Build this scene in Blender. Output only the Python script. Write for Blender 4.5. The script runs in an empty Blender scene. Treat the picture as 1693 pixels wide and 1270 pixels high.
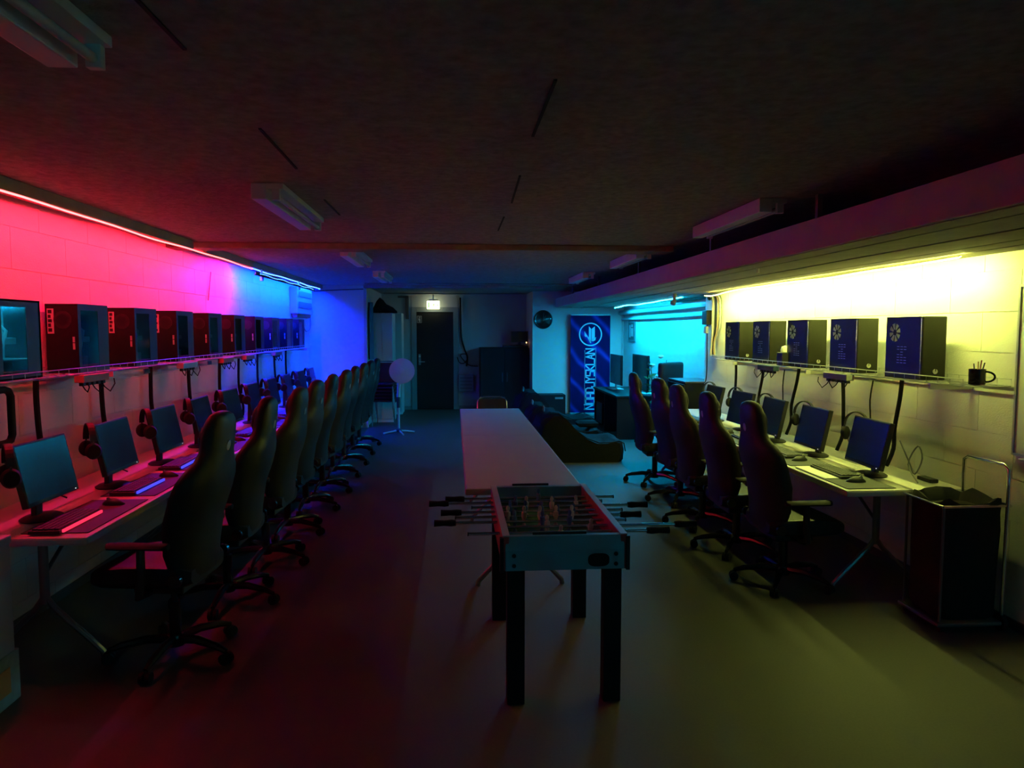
import bpy, bmesh, math, random
from mathutils import Vector, Matrix
random.seed(7)
sc = bpy.context.scene
COL = sc.collection
PI = math.pi

# ------------------------------------------------------------------ camera
cam = bpy.data.cameras.new('camera')
cam.sensor_fit = 'HORIZONTAL'; cam.sensor_width = 36.0
cam.lens = 36.0 * 1223.0 / 1693.0
cam.clip_start = 0.05; cam.clip_end = 60
co = bpy.data.objects.new('camera', cam); COL.objects.link(co)
co.location = (0, 0, 1.74)
co.rotation_euler = (math.radians(90 - 4.162), 0, math.radians(-4.407))
sc.camera = co

# ------------------------------------------------------------------ world, exposure
w = bpy.data.worlds.new('world'); sc.world = w; w.use_nodes = True
w.node_tree.nodes['Background'].inputs[0].default_value = (0, 0, 0, 1)
w.node_tree.nodes['Background'].inputs[1].default_value = 0.0
vs = sc.view_settings
sc.display_settings.display_device = 'sRGB'
vs.view_transform = 'Standard'; vs.look = 'None'; vs.gamma = 1.0
vs.exposure = 0.0
vs.use_curve_mapping = False
sc.cycles.use_denoising = True
sc.cycles.max_bounces = 7; sc.cycles.diffuse_bounces = 5; sc.cycles.glossy_bounces = 3
sc.cycles.transparent_max_bounces = 8
sc.cycles.sample_clamp_indirect = 6.0

# strength of the LED strips (radiance per channel)
LED_RED = (250.0, 2.6, 9.5)
LED_BLUE = (0.4, 24.0, 2000.0)
LED_YELLOW = (350.0, 405.0, 66.0)
LED_CYAN = (1.0, 330.0, 660.0)
LED_REAR = (2.0, 100.0, 140.0)

# ------------------------------------------------------------------ room dimensions (metres)
XL, XR, XRR = -2.56, 3.24, 3.45     # left wall, right wall, recessed right wall
YB, YP, YC, YF = 16.3, 13.3, 15.0, -5.0
YRC = 9.40                           # the right wall steps back here
ZC = 2.527

# ------------------------------------------------------------------ materials
MATS = {}
def mat(name, col, rough=0.6, metal=0.0, spec=0.5, var=0.0, vscale=8.0, bump=0.0, bscale=60.0, coat=0.0):
    m = bpy.data.materials.new(name); m.use_nodes = True
    nt = m.node_tree; b = nt.nodes['Principled BSDF']
    b.inputs['Base Color'].default_value = (*col, 1); b.inputs['Roughness'].default_value = rough
    b.inputs['Metallic'].default_value = metal; b.inputs['Specular IOR Level'].default_value = spec
    b.inputs['Coat Weight'].default_value = coat
    tc = nt.nodes.new('ShaderNodeTexCoord')
    n = nt.nodes.new('ShaderNodeTexNoise'); n.inputs['Scale'].default_value = vscale; n.inputs['Detail'].default_value = 5
    nt.links.new(tc.outputs['Object'], n.inputs['Vector'])
    r = nt.nodes.new('ShaderNodeMix'); r.data_type = 'RGBA'
    v = max(var, 0.04)
    r.inputs[6].default_value = (*[c * (1 - v) for c in col], 1)
    r.inputs[7].default_value = (*[min(1, c * (1 + v)) for c in col], 1)
    nt.links.new(n.outputs['Fac'], r.inputs[0]); nt.links.new(r.outputs[2], b.inputs['Base Color'])
    if bump > 0:
        n2 = nt.nodes.new('ShaderNodeTexNoise'); n2.inputs['Scale'].default_value = bscale; n2.inputs['Detail'].default_value = 6
        nt.links.new(tc.outputs['Object'], n2.inputs['Vector'])
        bp = nt.nodes.new('ShaderNodeBump'); bp.inputs['Strength'].default_value = bump; bp.inputs['Distance'].default_value = 0.01
        nt.links.new(n2.outputs['Fac'], bp.inputs['Height']); nt.links.new(bp.outputs['Normal'], b.inputs['Normal'])
    MATS[name] = m
    return m
def emit(name, col, strength=1.0):
    m = bpy.data.materials.new(name); m.use_nodes = True; nt = m.node_tree
    nt.nodes.remove(nt.nodes['Principled BSDF'])
    e = nt.nodes.new('ShaderNodeEmission'); k = max(col)
    e.inputs[0].default_value = (*[c / k for c in col], 1); e.inputs[1].default_value = k * strength
    nt.links.new(e.outputs[0], nt.nodes['Material Output'].inputs[0])
    MATS[name] = m
    return m

mat('wall_paint', (0.74, 0.72, 0.68), 0.55, var=0.06, vscale=3, bump=0.25, bscale=45)
mat('smooth_paint', (0.70, 0.69, 0.66), 0.6, var=0.05, vscale=2, bump=0.1, bscale=60)
mat('back_paint', (0.40, 0.42, 0.42), 0.65, var=0.08, vscale=2, bump=0.1, bscale=60)
mat('ceiling_board', (0.30, 0.27, 0.25), 0.9, var=0.55, vscale=22, bump=0.9, bscale=38, spec=0.1)
mat('ceiling_beam', (0.30, 0.25, 0.21), 0.85, var=0.3, vscale=14, bump=0.5, bscale=50, spec=0.1)
mat('duct_board', (0.30, 0.26, 0.22), 0.7, var=0.25, vscale=9, bump=0.3, bscale=40)
mat('duct_face', (0.55, 0.42, 0.40), 0.7, var=0.12, vscale=6, bump=0.3, bscale=70)
mat('lino', (0.066, 0.062, 0.057), 0.62, var=0.22, vscale=90, bump=0.08, bscale=200, spec=0.3)
mat('trim_wood', (0.42, 0.40, 0.36), 0.6, var=0.15)
mat('batten_wood', (0.30, 0.24, 0.17), 0.75, var=0.2, vscale=12)
mat('white_plastic', (0.72, 0.72, 0.70), 0.4)
mat('table_white', (0.46, 0.44, 0.42), 0.55, var=0.06, vscale=5)
mat('table_metal', (0.22, 0.23, 0.25), 0.35, metal=0.7)
mat('chrome', (0.75, 0.76, 0.78), 0.18, metal=1.0)
mat('wire', (0.62, 0.62, 0.62), 0.3, metal=0.8)
mat('steel', (0.60, 0.58, 0.56), 0.4, metal=0.5)
mat('black_case', (0.006, 0.0065, 0.0075), 0.42, spec=0.28, bump=0.05, bscale=300)
mat('black_plastic', (0.012, 0.012, 0.014), 0.5, spec=0.35)
mat('gloss_black', (0.012, 0.013, 0.016), 0.18)
mat('black_rubber', (0.010, 0.010, 0.010), 0.8, spec=0.25)
mat('case_olive', (0.014, 0.014, 0.010), 0.5, spec=0.2, bump=0.05, bscale=300)
mat('screen', (0.008, 0.010, 0.012), 0.26, spec=0.22)
mat('leather', (0.011, 0.011, 0.012), 0.52, spec=0.28, var=0.2, vscale=30, bump=0.12, bscale=220)
mat('leather_panel', (0.025, 0.025, 0.027), 0.55, spec=0.2, var=0.2, vscale=30, bump=0.12, bscale=220)
mat('fabric_black', (0.010, 0.011, 0.012), 0.85, spec=0.12, var=0.2, vscale=20, bump=0.4, bscale=160)
mat('pad', (0.03, 0.03, 0.032), 0.7, var=0.1)
mat('keycap', (0.05, 0.05, 0.052), 0.5)
mat('light_grey', (0.50, 0.50, 0.49), 0.5)
mat('mid_grey', (0.20, 0.20, 0.21), 0.5)
mat('dark_grey', (0.07, 0.07, 0.075), 0.5)
mat('foos_blue', (0.15, 0.33, 0.42), 0.45, var=0.05)
mat('foos_red', (0.42, 0.05, 0.05), 0.5)
mat('foos_green', (0.05, 0.20, 0.09), 0.6, var=0.2, vscale=14)
mat('player_cream', (0.60, 0.52, 0.40), 0.5)
mat('player_blue', (0.06, 0.13, 0.28), 0.5)
mat('wood_black', (0.007, 0.008, 0.009), 0.55, spec=0.15)
mat('door_dark', (0.010, 0.010, 0.011), 0.6, spec=0.2)
mat('faint_grey', (0.020, 0.020, 0.022), 0.5, spec=0.3)
mat('door_frame', (0.20, 0.22, 0.22), 0.55)
mat('red_box', (0.45, 0.16, 0.14), 0.55)
mat('blue_cloth', (0.06, 0.12, 0.22), 0.9, var=0.25, bump=0.4, bscale=80)
mat('leaf', (0.05, 0.14, 0.05), 0.6, var=0.3)
mat('petal', (0.80, 0.80, 0.76), 0.6)
mat('terracotta', (0.30, 0.17, 0.11), 0.8)
mat('pale_box', (0.50, 0.52, 0.54), 0.6, var=0.06)
mat('print_box', (0.32, 0.42, 0.36), 0.7, var=0.7, vscale=9)
mat('orange', (0.6, 0.25, 0.05), 0.6)
mat('wood_pencil', (0.55, 0.35, 0.15), 0.6)
mat('silver', (0.45, 0.46, 0.47), 0.45, metal=0.6)
mat('paper', (0.75, 0.75, 0.72), 0.7)
mat('clear_dome', (0.015, 0.016, 0.018), 0.06, coat=1.0)
emit('led_red', LED_RED); emit('led_blue', LED_BLUE); emit('led_yellow', LED_YELLOW)
emit('led_cyan', LED_CYAN); emit('led_rear', LED_REAR)
emit('led_red_sleeve', (8.0, 0.75, 0.75)); emit('led_blue_sleeve', (0.5, 1.6, 8.0)); emit('led_yellow_sleeve', (8.0, 8.0, 2.2))
emit('led_cyan_sleeve', (0.7, 6.0, 8.0)); emit('led_rear_sleeve', (0.2, 3.0, 4.0))
emit('exit_glow', (1.0, 1.05, 0.62), 5.0); emit('exit_green', (0.25, 0.75, 0.2), 2.2)
emit('bar_red', (1.0, 0.03, 0.09), 1.3); emit('bar_blue', (0.06, 0.06, 1.0), 1.4)
emit('led_orange', (1.0, 0.42, 0.14), 6.0); emit('led_white', (1.0, 0.95, 0.9), 1.2)
emit('case_glow', (0.02, 0.50, 0.75), 48.0); emit('dot_blue', (0.08, 0.35, 1.0), 7.0); emit('dot_cyan', (0.05, 0.6, 1.0), 2.5)
emit('dim_teal', (0.04, 0.5, 0.6), 2.0)

def glass_mat():
    m = bpy.data.materials.new('window_glass'); m.use_nodes = True; nt = m.node_tree
    nt.nodes.remove(nt.nodes['Principled BSDF'])
    t = nt.nodes.new('ShaderNodeBsdfTransparent'); t.inputs[0].default_value = (0.55, 0.60, 0.62, 1)
    g = nt.nodes.new('ShaderNodeBsdfGlossy'); g.inputs['Roughness'].default_value = 0.08
    lw_ = nt.nodes.new('ShaderNodeLayerWeight')
    pw_ = nt.nodes.new('ShaderNodeMath'); pw_.operation = 'POWER'; pw_.inputs[1].default_value = 3.5
    nt.links.new(lw_.outputs['Facing'], pw_.inputs[0])
    fr = nt.nodes.new('ShaderNodeMath'); fr.operation = 'MULTIPLY_ADD'; fr.inputs[1].default_value = 0.8; fr.inputs[2].default_value = 0.05
    nt.links.new(pw_.outputs[0], fr.inputs[0])
    mx = nt.nodes.new('ShaderNodeMixShader')
    nt.links.new(fr.outputs[0], mx.inputs[0]); nt.links.new(t.outputs[0], mx.inputs[1]); nt.links.new(g.outputs[0], mx.inputs[2])
    nt.links.new(mx.outputs[0], nt.nodes['Material Output'].inputs[0])
    MATS['window_glass'] = m
glass_mat()
def banner_mat():
    m = bpy.data.materials.new('banner_print'); m.use_nodes = True; nt = m.node_tree; b = nt.nodes['Principled BSDF']
    b.inputs['Roughness'].default_value = 0.7; b.inputs['Specular IOR Level'].default_value = 0.08
    tc = nt.nodes.new('ShaderNodeTexCoord'); mp = nt.nodes.new('ShaderNodeMapping')
    mp.inputs['Rotation'].default_value = (0, 0.7, 0); mp.inputs['Scale'].default_value = (1, 1, 1)
    nt.links.new(tc.outputs['Object'], mp.inputs[0])
    wv = nt.nodes.new('ShaderNodeTexWave'); wv.inputs['Scale'].default_value = 0.8; wv.inputs['Distortion'].default_value = 5.0
    wv.inputs['Detail'].default_value = 2.0; wv.inputs['Detail Scale'].default_value = 0.8
    nt.links.new(mp.outputs[0], wv.inputs[0])
    pw = nt.nodes.new('ShaderNodeMath'); pw.operation = 'POWER'; pw.inputs[1].default_value = 9.0
    nt.links.new(wv.outputs['Fac'], pw.inputs[0])
    ns = nt.nodes.new('ShaderNodeTexNoise'); ns.inputs['Scale'].default_value = 2.2
    nt.links.new(tc.outputs['Object'], ns.inputs[0])
    ml = nt.nodes.new('ShaderNodeMath'); ml.operation = 'MULTIPLY'; nt.links.new(pw.outputs[0], ml.inputs[0]); nt.links.new(ns.outputs['Fac'], ml.inputs[1])
    r1 = nt.nodes.new('ShaderNodeMix'); r1.data_type = 'RGBA'
    r1.inputs[6].default_value = (0.003, 0.0015, 0.022, 1); r1.inputs[7].default_value = (0.008, 0.007, 0.11, 1)
    nt.links.new(ns.outputs['Fac'], r1.inputs[0])
    r2 = nt.nodes.new('ShaderNodeMix'); r2.data_type = 'RGBA'; r2.inputs[7].default_value = (0.05, 0.06, 0.60, 1)
    nt.links.new(ml.outputs[0], r2.inputs[0]); nt.links.new(r1.outputs[2], r2.inputs[6]); nt.links.new(r2.outputs[2], b.inputs['Base Color'])
    MATS['banner_print'] = m
banner_mat()
mat('banner_letter', (0.55, 0.72, 0.85), 0.55)

# ------------------------------------------------------------------ mesh helpers
class MB:
    def __init__(s): s.v = []; s.f = []
    def add(s, vs, fs):
        o = len(s.v); s.v += [tuple(p) for p in vs]; s.f += [tuple(i + o for i in f) for f in fs]; return s
    def box(s, x0, x1, y0, y1, z0, z1):
        return s.add([(x0,y0,z0),(x1,y0,z0),(x1,y1,z0),(x0,y1,z0),(x0,y0,z1),(x1,y0,z1),(x1,y1,z1),(x0,y1,z1)],
                     [(3,2,1,0),(4,5,6,7),(0,1,5,4),(1,2,6,5),(2,3,7,6),(3,0,4,7)])
    def loft(s, rings, caps=True):
        n = len(rings[0]); vs = [p for r in rings for p in r]; fs = []
        for k in range(len(rings) - 1):
            for i in range(n):
                j = (i + 1) % n
                fs.append((k*n+i, k*n+j, (k+1)*n+j, (k+1)*n+i))
        if caps: fs.append(tuple(range(n))[::-1]); fs.append(tuple((len(rings)-1)*n + i for i in range(n)))
        return s.add(vs, fs)
    def tube(s, pts, r, n=8, caps=True):
        pts = [Vector(p) for p in pts]; rings = []
        rr = r if isinstance(r, (list, tuple)) else [r] * len(pts)
        up = None
        for k, p in enumerate(pts):
            d = (pts[min(k+1, len(pts)-1)] - pts[max(k-1, 0)]).normalized()
            if up is None:
                up = Vector((0,0,1)) if abs(d.z) < 0.9 else Vector((1,0,0))
            a = d.cross(up).normalized(); b = a.cross(d).normalized(); up = b
            rings.append([p + (a*math.cos(2*PI*i/n) + b*math.sin(2*PI*i/n)) * rr[k] for i in range(n)])
        return s.loft(rings, caps)
    def cyl(s, p0, p1, r, n=16): return s.tube([p0, p1], r, n)
    def bar(s, p0, p1, w, h, up=(0,0,1)):
        p0, p1 = Vector(p0), Vector(p1); d = (p1-p0).normalized(); u = Vector(up)
        a = d.cross(u)
        if a.length < 1e-4: a = d.cross(Vector((1,0,0)))
        a.normalize(); b = a.cross(d).normalized()
        rs = [[p + a*sx*w/2 + b*sz*h/2 for sx, sz in ((-1,-1),(1,-1),(1,1),(-1,1))] for p in (p0, p1)]
        return s.loft(rs)
    def lathe(s, prof, n=20, c=(0,0,0), axis='z'):
        rings = []
        for r, h in prof:
            ring = []
            for i in range(n):
                a = 2*PI*i/n
                p = (r*math.cos(a), r*math.sin(a), h)
                if axis == 'y': p = (p[0], -p[2], p[1])
                if axis == 'x': p = (p[2], p[0], p[1])
                ring.append((p[0]+c[0], p[1]+c[1], p[2]+c[2]))
            rings.append(ring)
        return s.loft(rings)
    def prism(s, poly, axis, a0, a1):
        def P(u, v, a):
            return (a,u,v) if axis == 'x' else ((u,a,v) if axis == 'y' else (u,v,a))
        return s.loft([[P(u,v,a0) for u,v in poly], [P(u,v,a1) for u,v in poly]])
    def build(s, name, m, parent=None, bev=0.0, smooth=False, seg=2, loc=None, rot=None):
        me = bpy.data.meshes.new(name)
        bm = bmesh.new()
        vv = [bm.verts.new(p) for p in s.v]
        for f in s.f:
            try: bm.faces.new([vv[i] for i in f])
            except ValueError: pass
        bm.normal_update()
        bmesh.ops.recalc_face_normals(bm, faces=bm.faces[:])
        if bev > 0:
            es = [e for e in bm.edges if len(e.link_faces) == 2 and e.calc_face_angle(0) > 0.6]
            bmesh.ops.bevel(bm, geom=es, offset=bev, segments=seg, affect='EDGES', profile=0.6, clamp_overlap=True)
        bm.to_mesh(me); bm.free()
        if smooth:
            for p in me.polygons: p.use_smooth = True
            try: me.set_sharp_from_angle(angle=math.radians(42))
            except Exception: pass
        me.materials.append(MATS[m])
        o = bpy.data.objects.new(name, me); COL.objects.link(o)
        if parent: o.parent = parent
        if loc: o.location = loc
        if rot: o.rotation_euler = rot
        return o

def empty(name, loc=(0,0,0), rz=0.0):
    o = bpy.data.objects.new(name, None); COL.objects.link(o)
    o.empty_display_size = 0.1; o.location = loc; o.rotation_euler = (0,0,rz); return o
def tag(o, label, cat, group=None):
    o['label'] = label; o['category'] = cat
    if group: o['group'] = group
    return o
def struct(o): o['kind'] = 'structure'; return o
def dup(o, parent=None):
    c = o.copy(); COL.objects.link(c)
    if parent: c.parent = parent
    for ch in list(o.children): dup(ch, c)
    return c
ORD = ['first','second','third','fourth','fifth','sixth','seventh','eighth','ninth','tenth','eleventh','twelfth']
def nth_of(i, n):
    if i == 0: return 'nearest'
    if i == n - 1: return 'farthest'
    return ORD[i] + ' nearest'

# ================================================================== ROOM SHELL
struct(MB().box(XL-0.3, XRR+0.3, YF, YB+0.2, -0.1, 0.0).build('floor', 'lino'))
ceil = struct(MB().box(XL-0.3, XRR+0.3, YF, YB+0.2, ZC, ZC+0.12).build('ceiling', 'ceiling_board'))
for x, y0, y1, dx in ((0.32,2.37,3.05,0.0),(0.335,3.82,4.63,0.02),(0.345,5.2,5.9,0.0),(-0.755,3.02,3.74,-0.01),(-0.78,4.6,5.2,0.0),(-0.75,1.5,2.2,0.0),(0.33,0.9,1.5,0.0)):
    MB().bar((x,y0,ZC-0.002),(x+dx,y1,ZC-0.002),0.011,0.006).build('joint_strip', 'black_rubber', ceil)

def block_wall(name, xface, side, y0, y1, ztop, holes=()):
    """painted block wall whose face looks along -side; blocks are children"""
    base = MB().box(min(xface+side*0.004, xface+side*0.22), max(xface+side*0.004, xface+side*0.22), y0, y1, 0, ztop+0.02).build(name, 'wall_paint')
    struct(base)
    L, Hh = 0.61, 0.244
    me = None
    row = 0; z = -0.102 if True else 0
    z = 0.142 - Hh
    while z < ztop - 0.01:
        za, zb = max(z, 0.0), min(z + Hh, ztop)
        y = y0 - (L/2 if row % 2 else 0)
        while y < y1 - 0.01:
            ya, yb = max(y, y0), min(y + L, y1)
            if yb - ya > 0.03 and zb - za > 0.02:
                if me is None:
                    b = MB().box(-0.006, 0.006, -0.5, 0.5, -0.5, 0.5).build('block', 'wall_paint', base); me = b.data
                else:
                    b = bpy.data.objects.new('block', me); COL.objects.link(b); b.parent = base
                b.location = (xface + side*0.005, (ya+yb)/2, (za+zb)/2)
                b.scale = (1, yb-ya-0.004, zb-za-0.005)
            y += L
        z += Hh; row += 1
    return base
block_wall('wall_left', XL, -1, 2.4, YP, ZC)
struct(MB().box(XL-0.2, XL, YF, 2.4, 0, ZC).build('wall_left_rear', 'smooth_paint'))
block_wall('wall_right', XR, 1, 2.2, YRC, ZC)
struct(MB().box(XR, XR+0.3, YF, 2.2, 0, ZC).build('wall_right_rear', 'smooth_paint'))
block_wall('wall_recess', XRR, 1, YRC, YC, ZC)
struct(MB().box(XR, XRR+0.25, YF-0.1, YF, 0, ZC).box(XL-0.2, XR, YF-0.1, YF, 0, ZC).build('wall_rear', 'smooth_paint'))
struct(MB().box(XL-0.2, -1.58, YP, YP+0.12, 0, ZC).build('wall_partition', 'smooth_paint'))
struct(MB().box(-1.70, -1.58, YP+0.12, YB, 0, ZC).build('wall_niche', 'back_paint'))
struct(MB().box(-1.70, -0.83-0.11, YB, YB+0.15, 0, ZC).box(-0.04+0.11, XRR, YB, YB+0.15, 0, ZC).box(-0.95, 0.08, YB, YB+0.15, 2.2, ZC).build('wall_back', 'back_paint'))
struct(MB().box(1.575, XRR+0.25, YC, YB, 0, ZC).build('wall_alcove', 'smooth_paint'))
struct(MB().box(-1.60, -1.55, YP-0.02, YP+0.10, 0, ZC).build('trim_1', 'trim_wood', bev=0.004))
struct(MB().box(-1.58, -0.94, YB-0.012, YB, 0, 0.08).box(0.08, 1.57, YB-0.012, YB, 0, 0.08).build('baseboard_back', 'door_frame'))
struct(MB().box(1.58, XRR-0.02, YC-0.012, YC, 0, 0.07).build('baseboard_alcove', 'light_grey'))
struct(MB().box(XL, XL+0.012, 2.4, YP, 0, 0.06).build('baseboard_left', 'dark_grey'))
struct(MB().box(XR-0.012, XR, 2.2, YRC, 0, 0.06).build('baseboard_right', 'dark_grey'))

# shallow beam across the ceiling
struct(MB().box(XL, 2.05, 6.86, 7.12, ZC-0.055, ZC+0.001).build('trim_2', 'ceiling_beam', bev=0.01))
struct(MB().box(-1.58, 1.575, 13.1, 13.34, ZC-0.05, ZC+0.001).build('trim_3', 'ceiling_beam', bev=0.01))
# boxed-in duct along the right side, boarded underneath
duct = struct(MB().box(2.07, XRR, YF, YC-0.02, 2.215, 2.37).build('trim_4', 'duct_board'))
MB().box(2.045, 2.07, YF, YC-0.02, 2.20, 2.375).build('fascia_board', 'duct_face', duct, bev=0.004)
px = 2.072
for wdt in (0.16, 0.15, 0.17, 0.15, 0.16, 0.17, 0.16, 0.19):
    dz = random.uniform(-0.004, 0.004)
    MB().box(px, min(px+wdt-0.008, XRR), YF, YC-0.02, 2.198+dz, 2.217).build('plank', 'duct_board', duct, bev=0.002, seg=1)
    px += wdt
for yy in (1.5, 4.2, 6.0, 8.4, 10.8, 13.2):
    MB().box(2.10, 2.13, yy, yy+0.03, 2.37, ZC).build('hanger', 'mid_grey', duct)
MB().cyl((2.24,5.37,2.2),(2.24,5.37,2.165),0.012,10).build('bolt', 'white_plastic', duct)

# door in the back wall
door = struct(empty('door_1', (-0.435, YB, 0)))
MB().box(-0.395,0.395,-0.005,0.04,0.01,2.13).build('door_leaf','door_dark',door,bev=0.004)
fr = MB().box(-0.51,-0.40,-0.03,0.06,0,2.24).box(0.40,0.51,-0.03,0.06,0,2.24).box(-0.40,0.40,-0.03,0.06,2.135,2.24)
fr.build('door_frame','door_frame',door,bev=0.004)
MB().box(-0.36,-0.31,-0.012,-0.004,0.98,1.22).build('lock_plate','mid_grey',door,bev=0.003)
MB().tube([(-0.335,-0.01,1.05),(-0.335,-0.05,1.05),(-0.22,-0.05,1.05)],0.009,8).build('door_handle','steel',door,smooth=True)
MB().cyl((-0.335,-0.012,1.17),(-0.335,-0.03,1.17),0.022,14).build('lock_cylinder','steel',door,smooth=True)
sg = MB().box(-0.385,-0.285,-0.010,-0.004,1.90,2.05).build('door_sign','dark_grey',door)
MB().box(-0.385,-0.379,-0.013,-0.009,1.90,2.05).box(-0.291,-0.285,-0.013,-0.009,1.90,2.05).box(-0.379,-0.291,-0.013,-0.009,1.90,1.906).box(-0.379,-0.291,-0.013,-0.009,2.044,2.05).build('sign_border','light_grey',sg)
fg = MB().cyl((-0.330,-0.012,2.02),(-0.330,-0.0135,2.02),0.012,10).prism([(-0.352,1.995),(-0.325,1.995),(-0.315,1.96),(-0.322,1.915),(-0.335,1.915),(-0.34,1.95),(-0.355,1.96)],'y',-0.0135,-0.010)
fg.build('sign_figure','light_grey',sg)

# ================================================================== LED STRIPS
def led_strip(name, x, z, y0, y1, m, label, wig=0.004, sag=(), seed=1, tilt=0.34):
    rnd = random.Random(seed); n = int((y1-y0)/0.22) + 2
    t = empty(name, (x, y0, z))
    rows = []
    ph = rnd.uniform(0, 6)
    for i in range(n):
        y = (y1-y0)*i/(n-1)
        dz = wig*math.sin(y*2.3+ph) + wig*0.6*math.sin(y*5.1+ph*2)
        for (sy, sw, sd) in sag: dz -= sd*math.exp(-((y+y0-sy)/sw)**2)
        rows.append((y, dz, wig*0.7*math.sin(y*1.7+ph)))
    # angled profile: the diode face looks down and towards the wall, a milky sleeve closes the room side
    sd_ = -1 if x < 0 else 1
    ca, sa = math.cos(tilt), math.sin(tilt)
    def pr(u, v): return (sd_*(u*ca + v*sa), u*sa - v*ca)
    def sweep(poly): return MB().loft([[(pr(u,v)[0]+dx, y, pr(u,v)[1]+dz) for u, v in poly] for y, dz, dx in rows])
    sweep([(-0.010,0.0),(0.010,0.0),(0.010,0.002),(-0.010,0.002)]).build('diode_face', m, t)
    sweep([(-0.0105,-0.003),(0.0105,-0.003),(0.0105,-0.0006),(-0.0105,-0.0006)]).build('backing_tape', 'white_plastic', t)
    sweep([(-0.0135,-0.006),(-0.0108,-0.006),(-0.0108,0.005),(-0.0135,0.005)]).build('milky_sleeve', m+'_sleeve', t)
    y, dz, dx = rows[-1]
    MB().box(dx-0.012, dx+0.012, y, y+0.02, dz-0.01, dz+0.005).build('end_cap', 'white_plastic', t)
    return tag(t, label, 'led strip')
led_strip('led_strip', -2.31, 2.447, 3.55, 8.72, 'led_red', 'long red LED strip along the ceiling batten of the left wall', 0.005, (), 2)
led_strip('led_strip', -2.31, 2.447, 8.80, 13.0, 'led_blue', 'blue LED strip following the red one along the left wall', 0.005, (), 5)
led_strip('led_strip', 2.99, 2.168, 4.22, 8.7, 'led_yellow', 'yellow LED strip below the boarded duct above the right computers', 0.005, ((8.45,0.3,0.02),), 3, 0.43)
led_strip('led_strip', 3.05, 2.176, 9.8, 14.0, 'led_cyan', 'cyan LED strip under the duct in the far right recess', 0.006, ((12.2,0.4,0.02),), 4, -0.18)
led_strip('led_strip', 3.03, 2.176, -4.2, -0.6, 'led_rear', 'teal LED strip on the right wall behind the viewer', 0.004, (), 6)
# battens that carry the left strips
bt = MB().box(-2.375,-2.295,2.4,6.80,2.455,ZC).build('ceiling_batten','batten_wood',bev=0.004)
tag(bt,'brown wooden batten above the red LED strip','batten')
bt = MB().box(-2.375,-2.295,7.14,13.2,2.455,ZC).build('ceiling_batten','batten_wood',bev=0.004)
tag(bt,'wooden batten above the blue LED strip','batten')

# ================================================================== CEILING LAMPS
def batten_lamp(x, y0, label):
    t = empty('ceiling_lamp', (x, y0, ZC))
    MB().box(-0.085,-0.005,0,1.25,-0.085,0.0).build('housing','white_plastic',t,bev=0.006)
    MB().box(-0.005,0.085,0,1.25,-0.030,0.0).build('reflector','white_plastic',t,bev=0.003)
    MB().cyl((0.045,0.03,-0.066),(0.045,1.22,-0.066),0.014,12).build('tube','light_grey',t,smooth=True)
    MB().box(0.025,0.066,0.0,0.03,-0.09,-0.028).build('end_cap','white_plastic',t,bev=0.004)
    MB().box(0.025,0.066,1.22,1.25,-0.09,-0.028).build('end_cap','white_plastic',t,bev=0.004)
    return tag(t, label, 'ceiling lamp', 'unlit fluorescent lamps on the ceiling')
lamps = [(-1.0,0.88,'unlit fluorescent lamp at the top left corner of the ceiling'),
 (-1.0,4.12,'unlit fluorescent lamp on the left, just before the ceiling beam'),
 (-1.0,7.2,'unlit fluorescent lamp just behind the beam on the left'),
 (-1.0,10.0,'small far unlit fluorescent lamp on the left near the partition'),
 (1.90,4.35,'unlit fluorescent lamp beside the duct, in front of the beam'),
 (1.86,7.2,'unlit fluorescent lamp beside the duct, behind the beam'),
 (1.82,10.0,'farthest unlit fluorescent lamp beside the duct')]
for x, y, l in lamps: batten_lamp(x, y, l)

# ================================================================== FOLDING TABLES
def folding_table(label, x, y, W, L, rz=0.0, h=0.74, group=None, name='folding_table'):
    t = empty(name, (x, y, 0), rz)
    MB().box(-W/2, W/2, -L/2, L/2, h-0.042, h).build('tabletop','table_white',t,bev=0.012)
    for sy in (-1, 1):
        yy = sy*(L/2-0.33)
        b = MB().cyl((0,yy,h-0.045),(0,yy,0.30),0.024,10)
        b.cyl((-W*0.36,yy,h-0.055),(W*0.36,yy,h-0.055),0.013,8)
        for sx in (-1, 1):
            b.tube([(0,yy,0.34),(sx*0.05,yy,0.27),(sx*0.22,yy,0.10),(sx*0.285,yy,0.03),(sx*0.29,yy,0.0)],0.017,8)
        b.build('leg','table_metal',t,smooth=True)
        MB().bar((0,yy,0.45),(0,yy-sy*0.42,h-0.05),0.02,0.008).build('brace','table_metal',t)
    return tag(t, label, 'table', group)
NL = 4
for i in range(NL):
    folding_table(['white folding table at the near end of the left wall','second nearest white folding table along the left wall','third nearest white folding table along the left wall','farthest white folding table along the left wall'][i],
                  -2.165, 3.66+1.2+i*2.4, 0.77, 2.396, group='desks along the left wall')
for i in range(2):
    folding_table(['white folding table along the right wall beside the waste trolley','white folding table along the right wall, farther one by the black cabinet'][i],
                  2.83, 4.38+1.2+i*2.4, 0.79, 2.396, group='desks along the right wall')
folding_table('bare white folding table touching the football table in the middle', 0.437, 4.61+1.2, 0.755, 2.398, group='bare tables in the middle')
folding_table('bare white folding table at the far end of the middle row', 0.437, 4.61+3.6, 0.755, 2.398, group='bare tables in the middle')

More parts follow.
